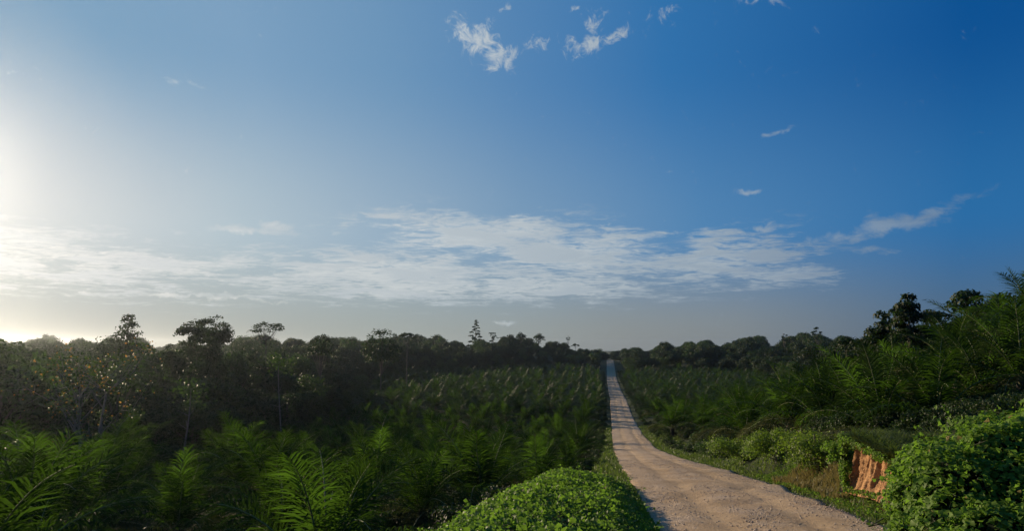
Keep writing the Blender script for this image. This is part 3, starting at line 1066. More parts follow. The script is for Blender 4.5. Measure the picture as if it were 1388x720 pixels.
bare_stem(257, 84, 528, 5, 'slender pale-stemmed tree in front of the dark forest left of centre')
bare_stem(383, 112, 492, 8, 'thin crooked pale stem at the forest edge below the flat-topped trees')

# ------------------------------------------------------------------ forest
FOREST_L = np.array([(0, -90), (60, -85), (74, -48), (120, -42), (200, -50), (330, -66), (400, -62), (470, -20), (500, 45), (520, 64), (700, 92)])
FOREST_R = np.array([(0, 62), (50, 58), (75, 44), (100, 60), (200, 112), (300, 140), (400, 135), (435, 120), (455, 80), (480, 78), (700, 108)])


def forest_left(y):
    return np.interp(y, FOREST_L[:, 0], FOREST_L[:, 1])


def forest_right(y):
    return np.interp(y, FOREST_R[:, 0], FOREST_R[:, 1])


cand = []
r_ = np.random.default_rng(91)
gy = 60.0
while gy < 760:
    step = 6.0 + gy * .006
    for gx in np.arange(-gy * .92 - 30, gy * .92 + 30, step):
        cand.append((gx + r_.normal() * step * .28, gy + r_.normal() * step * .28))
    gy += step
cand = np.array(cand)
cx_, cy_ = cand.T
inL = (cx_ < forest_left(cy_)) & (cx_ < road_l(cy_) - 5)
inR = (cx_ > forest_right(cy_)) & (cx_ > road_r(cy_) + 5)
# the woods close behind the crest so that only sky stands over the road
cand = cand[(inL | inR) & ((cy_ < 690) | (np.abs(cx_ - (4.6 + .135 * cy_)) > 14))]
cx_, cy_ = cand.T
cz_ = ground(cx_, cy_)
cu, cv = project(cx_, cy_, cz_ + 6)
ok = (cu > -160) & (cu < 1550)
cand, cx_, cy_, cz_, cu = cand[ok], cx_[ok], cy_[ok], cz_[ok], cu[ok]
# height limited by the skyline
cap_row = sky_row(cu) - 29 + 52 * fbm(cu / 21, 3.3 + cy_ / 900, 19, 3) + 4 * r_.random(len(cu)) + 10 * np.exp(-((cu - 262) / 45) ** 2)
capz = np.array([z_at(v, y) for v, y in zip(cap_row, cy_)])
hmax = capz - cz_
want = 10.5 + 9 * r_.random(len(cu)) ** 1.2
edge = np.where(cx_ < 0, forest_left(cy_) - cx_, cx_ - forest_right(cy_))
want *= .62 + .38 * sst(0, 28, edge)
hgt = np.minimum(want, hmax)
ok = hgt > 3.2
for hx, hy, hr in HERO:
    ok &= np.hypot(cx_ - hx, cy_ - hy) > hr * .8
for su, sv in ((257, 84), (383, 112), (122, 66)):  # keep the view to the pale stems open
    hx, hy = at(su, sv), sv
    ok &= ~((cy_ < hy) & (np.abs(cx_ / cy_ - hx / hy) < .035))
F_ = dict(x=cx_[ok], y=cy_[ok], z=cz_[ok], h=hgt[ok], u=cu[ok])
nF = len(F_['x'])
vis_rank = np.argsort(np.where((F_['u'] > -20) & (F_['u'] < 1410), F_['y'], 9e9))
# nearest ones, plus those that make the skyline
top_row = project(F_['x'], F_['y'], F_['z'] + F_['h'])[1]
on_sky = (top_row < sky_row(F_['u']) + 7) & (F_['u'] > -10) & (F_['u'] < 1400)
order = list(np.where(on_sky)[0][np.argsort(F_['y'][on_sky])][:110])
so = set(order)
for k in vis_rank:
    if len(order) >= 285:
        break
    if k not in so:
        order.append(k); so.add(k)
LAND_T = [(60, 'at the hazy far left'), (122, 'behind the sparse orange-leaved tree'), (172, 'under the ragged tiered treetop'), (225, 'left of the dense dome-shaped tree'), (262, 'under the dense dome-shaped tree'),
          (310, 'between the dome-shaped and the umbrella-shaped tree'), (362, 'under the umbrella-shaped tree'), (400, 'right of the umbrella-shaped tree'), (435, 'around the small flat-topped tree'), (475, 'left of the largest rounded treetop'),
          (517, 'under the largest rounded treetop'), (552, 'under the small forked tree'), (600, 'left of the tall pointed tree'), (645, 'below the tall pointed tree'), (700, 'below the row of single treetops'),
          (745, 'right of the row of single treetops'), (775, 'below the thin lone tufted stem'), (812, 'beside the road near its crest at left'), (860, 'beside the road near its crest at right'), (910, 'on the low rise right of the crest'),
          (970, 'on the middle of the right-hand hill'), (1020, 'left of the small tufted tree'), (1064, 'below the small tufted tree'), (1119, 'below the lone slender tree'), (1160, 'at the left end of the right-hand grove'),
          (1236, 'behind the tiered broad-leaved tree'), (1320, 'behind the tall dense dark tree'), (1390, 'at the right edge behind the tall palm')]


def land_tree(u, depth):
    k = int(np.argmin([abs(u - a) for a, _ in LAND_T]))
    return LAND_T[k][1] + ('' if depth < 110 else ', second rank' if depth < 170 else ', deep in the wood' if depth < 300 else ', far up')


T_NAMES = {3: 'climber_draped_tree', 6: 'climber_draped_tree', 4: 'spreading_tree', 5: 'thin_crowned_tree'}
T_LAB = {'forest_tree': 'dark bushy forest tree', 'climber_draped_tree': 'forest tree hung with climbers down to the ground',
         'spreading_tree': 'flat-crowned forest tree', 'thin_crowned_tree': 'thin-crowned forest tree'}


T_LAB2 = {0: 'round bushy tree', 1: 'oval bushy tree', 2: 'broad bushy tree', 3: 'dark climber-hung tree', 4: 'flat-crowned tree', 5: 'thin-crowned tree', 6: 'paler climber-hung tree', 7: 'paler oval tree'}


def pick_kind(k):
    a = (int(F_['x'][k] * 7.3) + int(F_['y'][k] * 3.1)) % 17
    e_ = F_['x'][k] < forest_left(F_['y'][k]) + 0 and F_['x'][k] > forest_left(F_['y'][k]) - 14
    if e_:
        return (3, 6, 7, 2, 3, 6, 1)[a % 7]
    return (0, 1, 2, 7, 0, 4, 1, 2, 5, 3, 0, 2, 1, 6, 0, 2, 1)[a]


for k in order:
    i = pick_kind(k)
    nm = T_NAMES.get(i, 'forest_tree')
    left = F_['x'][k] < road_l(F_['y'][k])
    yk = F_['y'][k]
    where = ('on the hill left of the road' if left else 'on the hill right of the road') if yk > 380 else (
        'in the wood left of the plantation' if left else 'behind the palms right of the road')
    sz = F_['h'][k] / TREE_H[i]
    sx_ = float(np.clip(sz, .55, 1.15)) * (.9 + .25 * random.random())
    tall = '' if abs(sz - .95) < .14 else 'tall ' if sz > .95 else 'low '
    plant_tree(nm, TREES[i], F_['x'][k], yk, tall + T_LAB2[i] + ' ' + land_tree(F_['u'][k], yk), 'trees ' + where, rot=random.random() * 6.28, s=sx_, sz=sz, z=F_['z'][k] - .2)


# ------------------------------------------------------------------ masses too many to count (geometry nodes, real instances)
def instancer(name, pts, scales, rots, index, meshes, label, cat, size_z=None):
    col = bpy.data.collections.new(name + '_kinds')
    for k, ms in enumerate(meshes):
        o = bpy.data.objects.new('%s_kind_%02d' % (name, k), ms)
        col.objects.link(o)
    me = bpy.data.meshes.new(name)
    me.vertices.add(len(pts))
    me.vertices.foreach_set('co', np.asarray(pts, np.float32).ravel())
    for an, ty, d in (('i_rot', 'FLOAT', rots), ('i_idx', 'INT', index)):
        a = me.attributes.new(an, ty, 'POINT')
        a.data.foreach_set('value', np.asarray(d, np.float32 if ty == 'FLOAT' else np.int32))
    a = me.attributes.new('i_scale', 'FLOAT_VECTOR', 'POINT')
    s = np.asarray(scales, np.float32)
    if s.ndim == 1:
        s = np.stack([s, s, s if size_z is None else size_z], -1)
    a.data.foreach_set('vector', s.astype(np.float32).ravel())
    ob = link(name, me)
    tag(ob, label, cat, None, 'stuff')
    ng = bpy.data.node_groups.new(name + '_nodes', 'GeometryNodeTree')
    ng.interface.new_socket('Geometry', in_out='INPUT', socket_type='NodeSocketGeometry')
    ng.interface.new_socket('Geometry', in_out='OUTPUT', socket_type='NodeSocketGeometry')
    N = ng.nodes
    gi, go = N.new('NodeGroupInput'), N.new('NodeGroupOutput')
    m2p = N.new('GeometryNodeMeshToPoints')
    iop = N.new('GeometryNodeInstanceOnPoints')
    ci = N.new('GeometryNodeCollectionInfo')
    ci.inputs['Collection'].default_value = col
    ci.inputs['Separate Children'].default_value = True
    ci.inputs['Reset Children'].default_value = True
    iop.inputs['Pick Instance'].default_value = True

    def attr(nm, ty):
        nd = N.new('GeometryNodeInputNamedAttribute')
        nd.data_type = ty
        nd.inputs['Name'].default_value = nm
        return nd.outputs['Attribute']
    cx = N.new('ShaderNodeCombineXYZ')
    L = ng.links
    L.new(attr('i_rot', 'FLOAT'), cx.inputs['Z'])
    L.new(gi.outputs[0], m2p.inputs['Mesh'])
    L.new(m2p.outputs[0], iop.inputs['Points'])
    L.new(ci.outputs[0], iop.inputs['Instance'])
    L.new(attr('i_idx', 'INT'), iop.inputs['Instance Index'])
    L.new(cx.outputs[0], iop.inputs['Rotation'])
    L.new(attr('i_scale', 'FLOAT_VECTOR'), iop.inputs['Scale'])
    L.new(iop.outputs[0], go.inputs[0])
    md = ob.modifiers.new('scatter', 'NODES')
    md.node_group = ng
    return ob


rest = np.array([k for k in range(nF) if k not in so])
FAR_T = [0, 1, 2, 3, 6, 7]
fi = np.array([(0, 1, 2, 5, 0, 3, 1, 2, 4)[(int(F_['x'][k] * 5) + int(F_['y'][k])) % 9] for k in rest])
fh = F_['h'][rest] / np.array(TREE_H)[np.array(FAR_T)[fi]]
fs = np.clip(fh, .55, 1.15) * (.95 + .25 * r_.random(len(rest)))
crowns_far = [TREES[k][1] for k in FAR_T]
instancer('forest', np.stack([F_['x'][rest], F_['y'][rest], F_['z'][rest] - .3], -1), np.stack([fs, fs, fh], -1), r_.random(len(rest)) * 6.28, fi,
          crowns_far, 'unbroken dark forest filling the slopes behind the nearer trees', 'forest')

# far woods beyond the crest, out to the horizon
fy = 700 + 1500 * r_.random(5200) ** 1.4
fx = (r_.random(5200) * 2 - 1) * fy * .95
keepf = np.abs(fx - (4.6 + .135 * fy)) > 10
fx, fy = fx[keepf], fy[keepf]
ay = 655 + 330 * r_.random(420)
ax = 4.6 + .135 * ay + np.where(r_.random(420) < .5, -1, 1) * (6.5 + 60 * r_.random(420) ** 1.4)
fx, fy = np.concatenate([fx, ax]), np.concatenate([fy, ay])
fz = ground(fx, fy)
fu, _ = project(fx, fy, fz + 5)
fcap = np.array([z_at(v, y) for v, y in zip(np.minimum(sky_row(fu) + 3 + 5 * r_.random(len(fu)), 476 + 5 * r_.random(len(fu))), fy)]) - fz
fhh = np.minimum(9 + 8 * r_.random(len(fx)), fcap)
keepf = fhh > 2.5
fx, fy, fz, fhh = fx[keepf], fy[keepf], fz[keepf], fhh[keepf]
instancer('far_forest', np.stack([fx, fy, fz - .3], -1), np.stack([1.5 + 0 * fx, 1.5 + 0 * fx, fhh / 12], -1), r_.random(len(fx)) * 6.28,
          r_.integers(0, 3, len(fx)), [TREES[0][1], TREES[1][1], TREES[2][1]], 'low line of distant woods on the horizon', 'forest')

# ------------------------------------------------------------------ oil palms
pal = []
sp = 9.8
row = 0
for gy in np.arange(11, 470, sp * .866):
    for gx in np.arange(-110, 190, sp):
        pal.append((gx + (row % 2) * sp / 2 + .115 * gy + r_.normal() * .75, gy + r_.normal() * .75))
    row += 1
for gy in np.arange(27, 92, 6.2):
    for gx in np.arange(0, 50, 6.2):
        x = road_r(gy) + 7 + gx + r_.normal() * .8
        if gx > 6:
            pal.append((x, gy + r_.normal() * .8))
pal = np.array(pal)
px_, py_ = pal.T
fl, fr = forest_left(py_), forest_right(py_)
okL = (px_ > fl + 2) & (px_ < road_l(py_) - 3.6 - 1.2 * r_.random(len(px_)))
okL &= ~((px_ > mound_x(py_) - 4.2) & (py_ < 33)) & (np.hypot(px_, py_) > 15)
okR = (px_ < fr - 2) & (px_ > road_r(py_) + np.where(py_ > 95, 3.6, 5.2)) & (py_ > 26) & (py_ < 440)
okR &= ~((px_ < 27) & (py_ < 30))
pal = pal[(okL | okR)]
kp = []
for k in range(len(pal)):                       # no two stems closer than 5.2 m
    if all((pal[k, 0] - pal[j, 0]) ** 2 + (pal[k, 1] - pal[j, 1]) ** 2 > (27 if pal[k, 0] > road_r(pal[k, 1]) and pal[k, 1] < 92 else 42) for j in kp):
        kp.append(k)
pal = pal[kp]
HP = [  # hand-placed: photo column, distance, scale, crown lift, spin, label
    (395, 28.5, .82, 0, .3, 'oil palm with bright upright fronds at the bottom centre-left'),
    (470, 33, .84, 0, 1.9, 'oil palm with one long arching frond beside the bright upright fronds'),
    (655, 41, 1.0, 0, 4.2, 'tall oil palm with erect silvery-edged fronds behind the creeper mound'),
    (575, 39, .85, 0, 2.7, 'oil palm between the arching frond and the erect silvery fronds'),
    (-25, 15, .92, .8, 5.1, 'oil palm at the lower left corner with backlit drooping leaflets'),
    (60, 21, .62, -.3, .9, 'low oil palm just right of the lower left corner palm'),
    (255, 34, .78, 0, 3.3, 'young oil palm with bright yellow-green spears at the lower left'),
    (728, 54, .9, 0, 1.2, 'oil palm with pale folded fronds nearest the tip of the mound'),
    (1222, 46, .98, -.4, 2.2, 'large oil palm with hanging fronds below the tiered broad-leaved tree'),
    (1150, 42, .80, -1.0, 4.9, 'oil palm with tangled drooping fronds above the orange soil cut'),
    (1295, 38, .85, .2, .5, 'shaded oil palm behind the leafy creeper bush'),
    (1405, 36, .74, 3.0, 3.9, 'tall oil palm at the right edge with fronds against the sky'),
    (1380, 31, .70, .4, 1.6, 'lower oil palm at the right edge with pale fronds'),
    (1065, 56, .95, .2, .2, 'oil palm with dense upright fronds behind the roadside shrubs'),
    (1188, 33.5, .84, -1.6, 1.1, 'broad low oil palm directly above the orange soil cut'),
    (1262, 31.5, .78, -1.4, 3.7, 'dark oil palm whose fronds droop onto the creeper bush'),
    (1112, 45, .92, -.6, 2.0, 'oil palm behind the shrub that stands over the dry grass'),
    (1010, 68, 1.0, 0, 5.5, 'rounded oil palm behind the farthest roadside shrub'),
    (1330, 33, .80, -.8, .4, 'oil palm rising behind the top of the creeper bush'),
]
hp = np.array([(at(u, y), y) for u, y, *_ in HP])
dmin = np.min(np.hypot(pal[:, None, 0] - hp[None, :, 0], pal[:, None, 1] - hp[None, :, 1]), 1)
pal = pal[dmin > 5.2]
for hx, hy, hr in HERO:
    pal = pal[np.hypot(pal[:, 0] - hx, pal[:, 1] - hy) > 2.6]
pz = ground(pal[:, 0], pal[:, 1])
pu, pv = project(pal[:, 0], pal[:, 1], pz + 2.5)
seen = (pu > -140) & (pu < 1520) & (pv < 1100)
pal, pz, pu = pal[seen], pz[seen], pu[seen]
print('palms', len(pal), 'forest', nF, 'far', len(fx))

def land_palm(x, y, s):
    size = 'small' if s < .86 else 'large' if s > 1.02 else 'middling'
    if y < 62:
        k = int(np.argmin(np.hypot(hp[:, 0] - x, hp[:, 1] - y)))
        ddx, ddy = x - hp[k, 0], y - hp[k, 1]
        rel = ('behind' if ddy > 0 else 'in front of') if abs(ddy) > abs(ddx) else ('to the right of' if ddx > 0 else 'to the left of')
        short = HP_SHORT[k]
        return '%s oil palm %s the %s' % (size, rel, short)
    left = x < road_l(y)
    d = road_l(y) - x if left else x - road_r(y)
    n_ = ['first', 'second', 'third', 'fourth', 'fifth', 'sixth', 'seventh', 'eighth', 'ninth', 'outer'][min(int(d / 9.2), 9)]
    far = ('across from the mound' if y < 72 else 'just past the mound' if y < 82 else 'before the dip' if y < 95 else 'entering the dip' if y < 110 else 'half way down the dip' if y < 130 else 'low in the dip' if y < 150 else 'deep in the dip')
    return '%s oil palm, %s row %s of the road, %s' % (size, n_, 'left' if left else 'right', far)


HP_SHORT = ['palm with bright upright fronds', 'palm with one long arching frond', 'tall erect silvery-fronded palm', 'palm between arching and silvery fronds', 'lower left corner palm', 'low palm by the lower left corner',
            'young palm with yellow-green spears', 'palm with pale folded fronds', 'large palm with hanging fronds', 'tangled palm above the soil cut', 'shaded palm behind the creeper bush', 'tall palm at the right edge',
            'lower palm at the right edge', 'dense palm behind the roadside shrubs', 'low palm above the soil cut', 'palm drooping onto the creeper bush', 'palm behind the dry-grass shrub', 'rounded palm behind the farthest shrub', 'palm behind the bush top']
PALM_ROOTS = []


def make_palm(seed, trunk, nf=22, dry=0):
    """lay out one palm: returns list of (mesh, rotation, location) for its fronds"""
    r = np.random.default_rng(seed)
    base = {0: 1.05, 1: 1.55, 2: 2.65}[trunk]
    out = []
    for k in range(nf):
        a = k / (nf - 1)
        ci = min(int(a * 7 * .999 + r.normal() * .25 + .1), 6)
        ci = max(ci, 0)
        me = FR[ci][r.integers(0, 2)]
        if dry and k >= nf - dry:
            me = DRY[r.integers(0, 2)]
        out.append((me, (r.normal() * .10, r.normal() * .06, k * 2.39996 + r.normal() * .16), (0, 0, base + .10 - .25 * a), 1 + .09 * r.normal()))
    return out


LAY = [make_palm(900 + k, k % 2, 18 + k % 4, dry=(0, 0, 1, 0, 2, 0)[k]) for k in range(6)]
LAY_TALL = make_palm(950, 2, 22, 2)


def set_palm(x, y, z, s, spin, lay, trunk, label, group, name='oil_palm'):
    e = bpy.data.objects.new(name, None)
    SC.collection.objects.link(e)
    e.location, e.scale, e.rotation_euler = (x, y, z), (s, s, s), (0, 0, spin)
    e.empty_display_size = .5
    tag(e, label, 'oil palm', group)
    link('trunk', TRK[trunk], e)
    for me, rot, loc, fs_ in lay:
        link('dry_frond' if me in DRY else 'frond', me, e, loc, rot, fs_)
    return e


for (u, y, s, lift, spin, lab), (x, y2) in zip(HP, hp):
    z = float(ground(x, y)) + min(lift, .5) * .8
    tall = lift > 2
    k = int(u) % 6
    set_palm(x, y, z + (.6 if tall else 0), s, spin, LAY_TALL if tall else LAY[k], 2 if tall else k % 2, lab, None)

rank = np.argsort(np.where((pu > -20) & (pu < 1410), pal[:, 1], 1e6 + pal[:, 1]))
N_FROND, N_IND = 170, 286
for j, k in enumerate(rank[:N_IND]):
    x, y = pal[k]
    z = float(pz[k]) - .05
    left = x < road_l(y)
    side = 'left' if left else 'right'
    s = .66 + .42 * random.random() ** 1.2
    if x > road_r(y) and y < 110:
        s += .14
    spin = random.random() * 6.28
    if j < N_FROND:
        q_ = int(random.random() * 6)
        band = 'nearer' if y < 48 else 'middle'
        lab = land_palm(x, y, s)
        set_palm(x, y, z, s, spin, LAY[q_], q_ % 2, lab, 'oil palms %s of the road' % side)
    else:
        e = bpy.data.objects.new('oil_palm', None)
        SC.collection.objects.link(e)
        e.location, e.scale, e.rotation_euler = (x, y, z), (s, s, s), (0, 0, spin)
        tag(e, land_palm(x, y, s), 'oil palm', 'oil palms %s of the road' % side)
        link('trunk', TRK[j % 2], e)
        link('crown', CROWN[j % 5], e)
rk = rank[N_IND:]
farp = pal[rk, 1] > 190
instancer('plantation', np.concatenate([pal[rk], pz[rk][:, None]], 1), .74 + .42 * r_.random(len(rk)), r_.random(len(rk)) * 6.28,
          r_.integers(0, 5, len(rk)) + 5 * farp, CROWN + CROWN_FAR, 'massed oil palms of the plantation fading towards the hills', 'plantation')

# ------------------------------------------------------------------ shrubs and undergrowth
BUSH = [tree_meshes(650 + k, 1.5, 1.1, 'bush', .15, 900, mat='forest' if k % 2 else 'light_leaf', trunk_r=.03) for k in range(4)]
ux, uy = [], []
for k in range(5200):                           # forest floor and edges
    y = 62 + 420 * r_.random() ** 1.5
    x = forest_left(y) - r_.random() ** 1.6 * 60 + 3 if r_.random() < .7 else forest_right(y) + r_.random() ** 1.6 * 50 - 3
    ux.append(x); uy.append(y)
for k in range(2600):                           # between the palms
    y = 12 + 130 * r_.random() ** 1.3
    x = road_l(y) - 2.2 - r_.random() * (20 + y * .7) if r_.random() < .6 else road_r(y) + 2.6 + r_.random() * (10 + y * .5)
    ux.append(x); uy.append(y)
for k in range(900):                            # along both edges of the road farther on
    y = 60 + 420 * r_.random()
    x = road_l(y) - 1.6 - abs(r_.normal()) * 1.2 if k % 2 else road_r(y) + 1.8 + abs(r_.normal()) * 1.2
    ux.append(x); uy.append(y)
for k in range(1100):                           # on top of the right bank and behind it
    y = 24.5 + 60 * r_.random() ** 1.4
    ux.append(road_r(y) + 4.2 + 15 * r_.random()); uy.append(y)
for k in range(900):                            # on the slope behind the creeper bush
    y = 1 + 27 * r_.random()
    ux.append(road_r(y) + 9 + 30 * r_.random()); uy.append(y)
ux, uy = np.array(ux), np.array(uy)
ok = ~((ux > mound_x(uy) - 2.5) & (ux < road_l(uy)) & (uy < 33)) & ~((ux < road_r(uy) + 8.5) & (ux > 6) & (uy < 24.4)) & (np.hypot(ux, uy) > 12)
ok &= (ux < road_l(uy) - 1.3) | (ux > road_r(uy) + 1.5)
ok &= ~((ux > road_r(uy)) & (ux < road_r(uy) + 4.5) & (uy < 70))
ok &= ~((ux > road_r(uy)) & (ux < road_r(uy) + 8.5) & (uy < 23))
for hx, hy, hr in HERO[-3:]:
    ok &= ~((uy < hy) & (np.abs(ux / uy - hx / hy) < .025))
ux, uy = ux[ok], uy[ok]
us = .5 + 1.1 * r_.random(len(ux)) ** 1.6
woods = (ux < forest_left(uy)) | (ux > forest_right(uy))
us = np.where((ux > road_r(uy)) & (ux < road_r(uy) + 16) & (uy < 70), np.minimum(us, .9), us)
us = us * np.where(woods, 1.7, np.where(np.minimum(np.abs(ux - road_l(uy)), np.abs(ux - road_r(uy))) < 4, .5, .75))
instancer('undergrowth', np.stack([ux, uy, ground(ux, uy) - .1], -1), us, r_.random(len(ux)) * 6.28, r_.integers(0, 4, len(ux)),
          [b_[1] for b_ in BUSH], 'tangled leafy undergrowth between palms and along the forest edge', 'undergrowth')


def shrub(u, y, w, h, seed, label, mat='shrub', off=None):
    x = at(u, y)
    w, h = w * 1.25, h * 1.05
    t, c = tree_meshes(seed, h * 1.15, w * .62, 'bush', .10, 6500, .0, mat, 'bark', .035)
    e = bpy.data.objects.new('roadside_shrub', None)
    SC.collection.objects.link(e)
    e.location = (x, y, float(ground(x, y)) - .15)
    tag(e, label, 'shrub', 'shrubs along the right verge')
    link('stems', t, e)
    tag(link('foliage', c, e), kind='stuff')


shrub(1002, 47.5, 3.0, 1.9, 660, 'roadside shrub farthest along the right verge, dark-leaved and rounded')
shrub(1046, 39.5, 2.3, 1.8, 661, 'bright feathery green shrub second along the right verge')
shrub(1097, 33, 2.6, 1.7, 662, 'broad dense shrub third along the right verge, above the dry grass')
shrub(1140, 28.4, 1.3, 1.7, 663, 'narrow upright shrub just left of the orange soil cut', 'creeper')
shrub(965, 62, 3.0, 1.7, 664, 'low shrub where the right verge meets the palms', 'light_leaf')


# ------------------------------------------------------------------ orange soil cut in the right bank
def soil_cut():
    y0 = 23.0
    ns, nt = 130, 84
    s, t = np.meshgrid(np.linspace(0, 1, ns), np.linspace(0, 1, nt))
    bl = np.array([at(1143, 26.4), 26.4, z_at(670, 26.4)])
    br = np.array([at(1204, 21.9), 21.9, z_at(686, 21.9)])
    tl = np.array([at(1152, 26.2), 26.2, z_at(595, 26.2)])
    tr_ = np.array([at(1216, 22.4), 22.4, z_at(626, 22.4)])
    P = (bl * (1 - s)[..., None] + br * s[..., None]) * (1 - t)[..., None] + (tl * (1 - s)[..., None] + tr_ * s[..., None]) * t[..., None]
    nrm = np.array([-.97, -.15, .15])
    gul = fbm(s * 9 + .5 * t, t * .7, 71, 3) - .5
    det = fbm(s * 22, t * 10, 75, 5) - .5
    P = P + (br - bl) / np.linalg.norm(br - bl) * ((fbm(t * 5, s * 3, 73, 4) - .5) * .9 * np.maximum(0, 1 - s * 3))[..., None]
    crumb = fbm(s * 60, t * 44, 78, 3) - .5
    fine = fbm(s * 26 + t, t * 1.6, 80, 3) - .5
    disp = .55 * gul + .26 * fine + .10 * det + .06 * crumb + .35 * (1 - t) ** 2 - .10 * t
    P = P + nrm * disp[..., None]
    P[-3:] += (fbm(s[-3:] * 9, s[-3:] * 0, 77)[..., None] - .5) * np.array([0, 0, .6]) * np.array([.35, .7, 1])[:, None, None]
    bk_ = P[[0, -1]] * np.array([1, 1, 1.0])
    back = P + np.array([1.6, .6, 0]) - np.array([0, 0, .12]) * t[..., None]
    A = P.reshape(-1, 3)
    B = back.reshape(-1, 3)
    i = np.arange(ns * nt).reshape(nt, ns)
    q_ = np.stack([i[:-1, :-1], i[:-1, 1:], i[1:, 1:], i[1:, :-1]], -1).reshape(-1, 4)
    m_ = ns * nt
    topq = np.stack([i[-1, :-1], i[-1, 1:], i[-1, 1:] + m_, i[-1, :-1] + m_], -1)
    lq = np.stack([i[1:, 0], i[:-1, 0], i[:-1, 0] + m_, i[1:, 0] + m_], -1)
    rq = np.stack([i[:-1, -1], i[1:, -1], i[1:, -1] + m_, i[:-1, -1] + m_], -1)
    return mesh_np('soil_cut', np.concatenate([A, B]), np.concatenate([q_, topq, lq, rq, (q_ + m_)[:, ::-1]]), M['soil'])


nc = 1500                                       # clods and crumbs fallen to the foot of the cut
q_ = rng.random(nc)
cx0 = at(1146, 25.8) * (1 - q_) + at(1204, 21.9) * q_ - .15 - .55 * rng.random(nc) ** 1.7
cy0 = 25.8 * (1 - q_) + 21.9 * q_ - .3 * rng.random(nc)
cr = .02 + .07 * rng.random(nc) ** 3
Vc = octa[None] * (1 + .6 * (rng.random((nc, 6, 1)) - .5)) * cr[:, None, None] + np.stack([cx0, cy0, ground(cx0, cy0) + .01], -1)[:, None]
tag(link('soil_crumbs', mesh_np('soil_crumbs', Vc.reshape(-1, 3), (of[None] + 6 * np.arange(nc)[:, None, None]).reshape(-1, 3), M['soil'])), 'loose crumbs of orange soil at the foot of the cut', 'soil', kind='stuff')
tag(link('soil_cut', soil_cut()), 'bare orange soil cut with rain gullies in the right bank', 'earth bank', kind='structure')

# ------------------------------------------------------------------ creepers on the near mound
n = 52000
yy = 4.0 + 31 * rng.random(n) ** .85
l, mx = road_l(yy), mound_x(yy)
tt = rng.random(n)
xx = (mx - 3.6) + (l + .12 - mx + 3.6) * tt
lump = .6 * fbm(xx / .9, yy / .9, 51) + .7 * (fbm(xx / 2.2, yy / 2.2, 52) - .15)
gz = ground(xx, yy)
eps = .15
gxn = -(ground(xx + eps, yy) - gz) / eps
gyn = -(ground(xx, yy + eps) - gz) / eps
edge_f = sst(0, 1.6, l - xx + .1)
cover = .02 + (.10 + .48 * lump * edge_f) * rng.random(n) ** .6 * (1 - .6 * sst(30, 35, yy))
P = np.stack([xx, yy, gz + cover * (.35 + .65 * edge_f)], -1)
_f0 = fbm(xx / .9, yy / .9, 51)
lx = -(fbm((xx + .2) / .9, yy / .9, 51) - _f0) / .2 * .35
ly = -(fbm(xx / .9, (yy + .2) / .9, 51) - _f0) / .2 * .35
N = np.stack([gxn + lx, gyn + ly - .15, np.ones(n)], -1) + .75 * rng.normal(size=(n, 3))
keepc = (fbm(xx / .35, yy / .35, 55) > .35)
P, N = P[keepc], N[keepc]
acc = Acc()
acc.add(*leaves(P, N, (.055 + .125 * rng.random(len(P)) ** 1.5), .84, tint=np.clip(.45 + .25 * rng.normal(size=len(P)) + .5 * (lump[keepc] - .5), 0, 1), fold=.12))


def shoots(acc, roots, out, n_leaf, length, r, size=.09):
    """thin vine shoots arching out of a leafy mass, with leaves along them"""
    for p0, d in zip(roots, out):
        ln = length * (.5 + r.random())
        f = np.linspace(0, 1, 6)[:, None]
        side = r.normal(size=3) * .35
        C = p0 + d * ln * f + side * ln * f ** 2 - np.array([0, 0, .45 * ln]) * f ** 2.2
        acc.add(*tube(C, np.linspace(.007, .003, 6), 3), .1)
        k = np.linspace(.25, 1, n_leaf)
        Pp = np.stack([np.interp(k, f[:, 0], C[:, a]) for a in range(3)], -1) + r.normal(size=(n_leaf, 3)) * .03
        acc.add(*leaves(Pp, r.normal(size=Pp.shape) * .6 + [0, 0, .8], size * (.6 + .8 * r.random(n_leaf)), .84, r))


sel = rng.choice(len(P), 260, replace=False)
shoots(acc, P[sel], rng.normal(size=(260, 3)) * [.6, .6, .15] + [0, 0, .75], 7, .38, rng)
tag(link('creeper_mat', acc.mesh('creeper_mat', M['creeper'])), 'bright green creeper leaves carpeting the mound beside the road', 'creeper', kind='stuff')

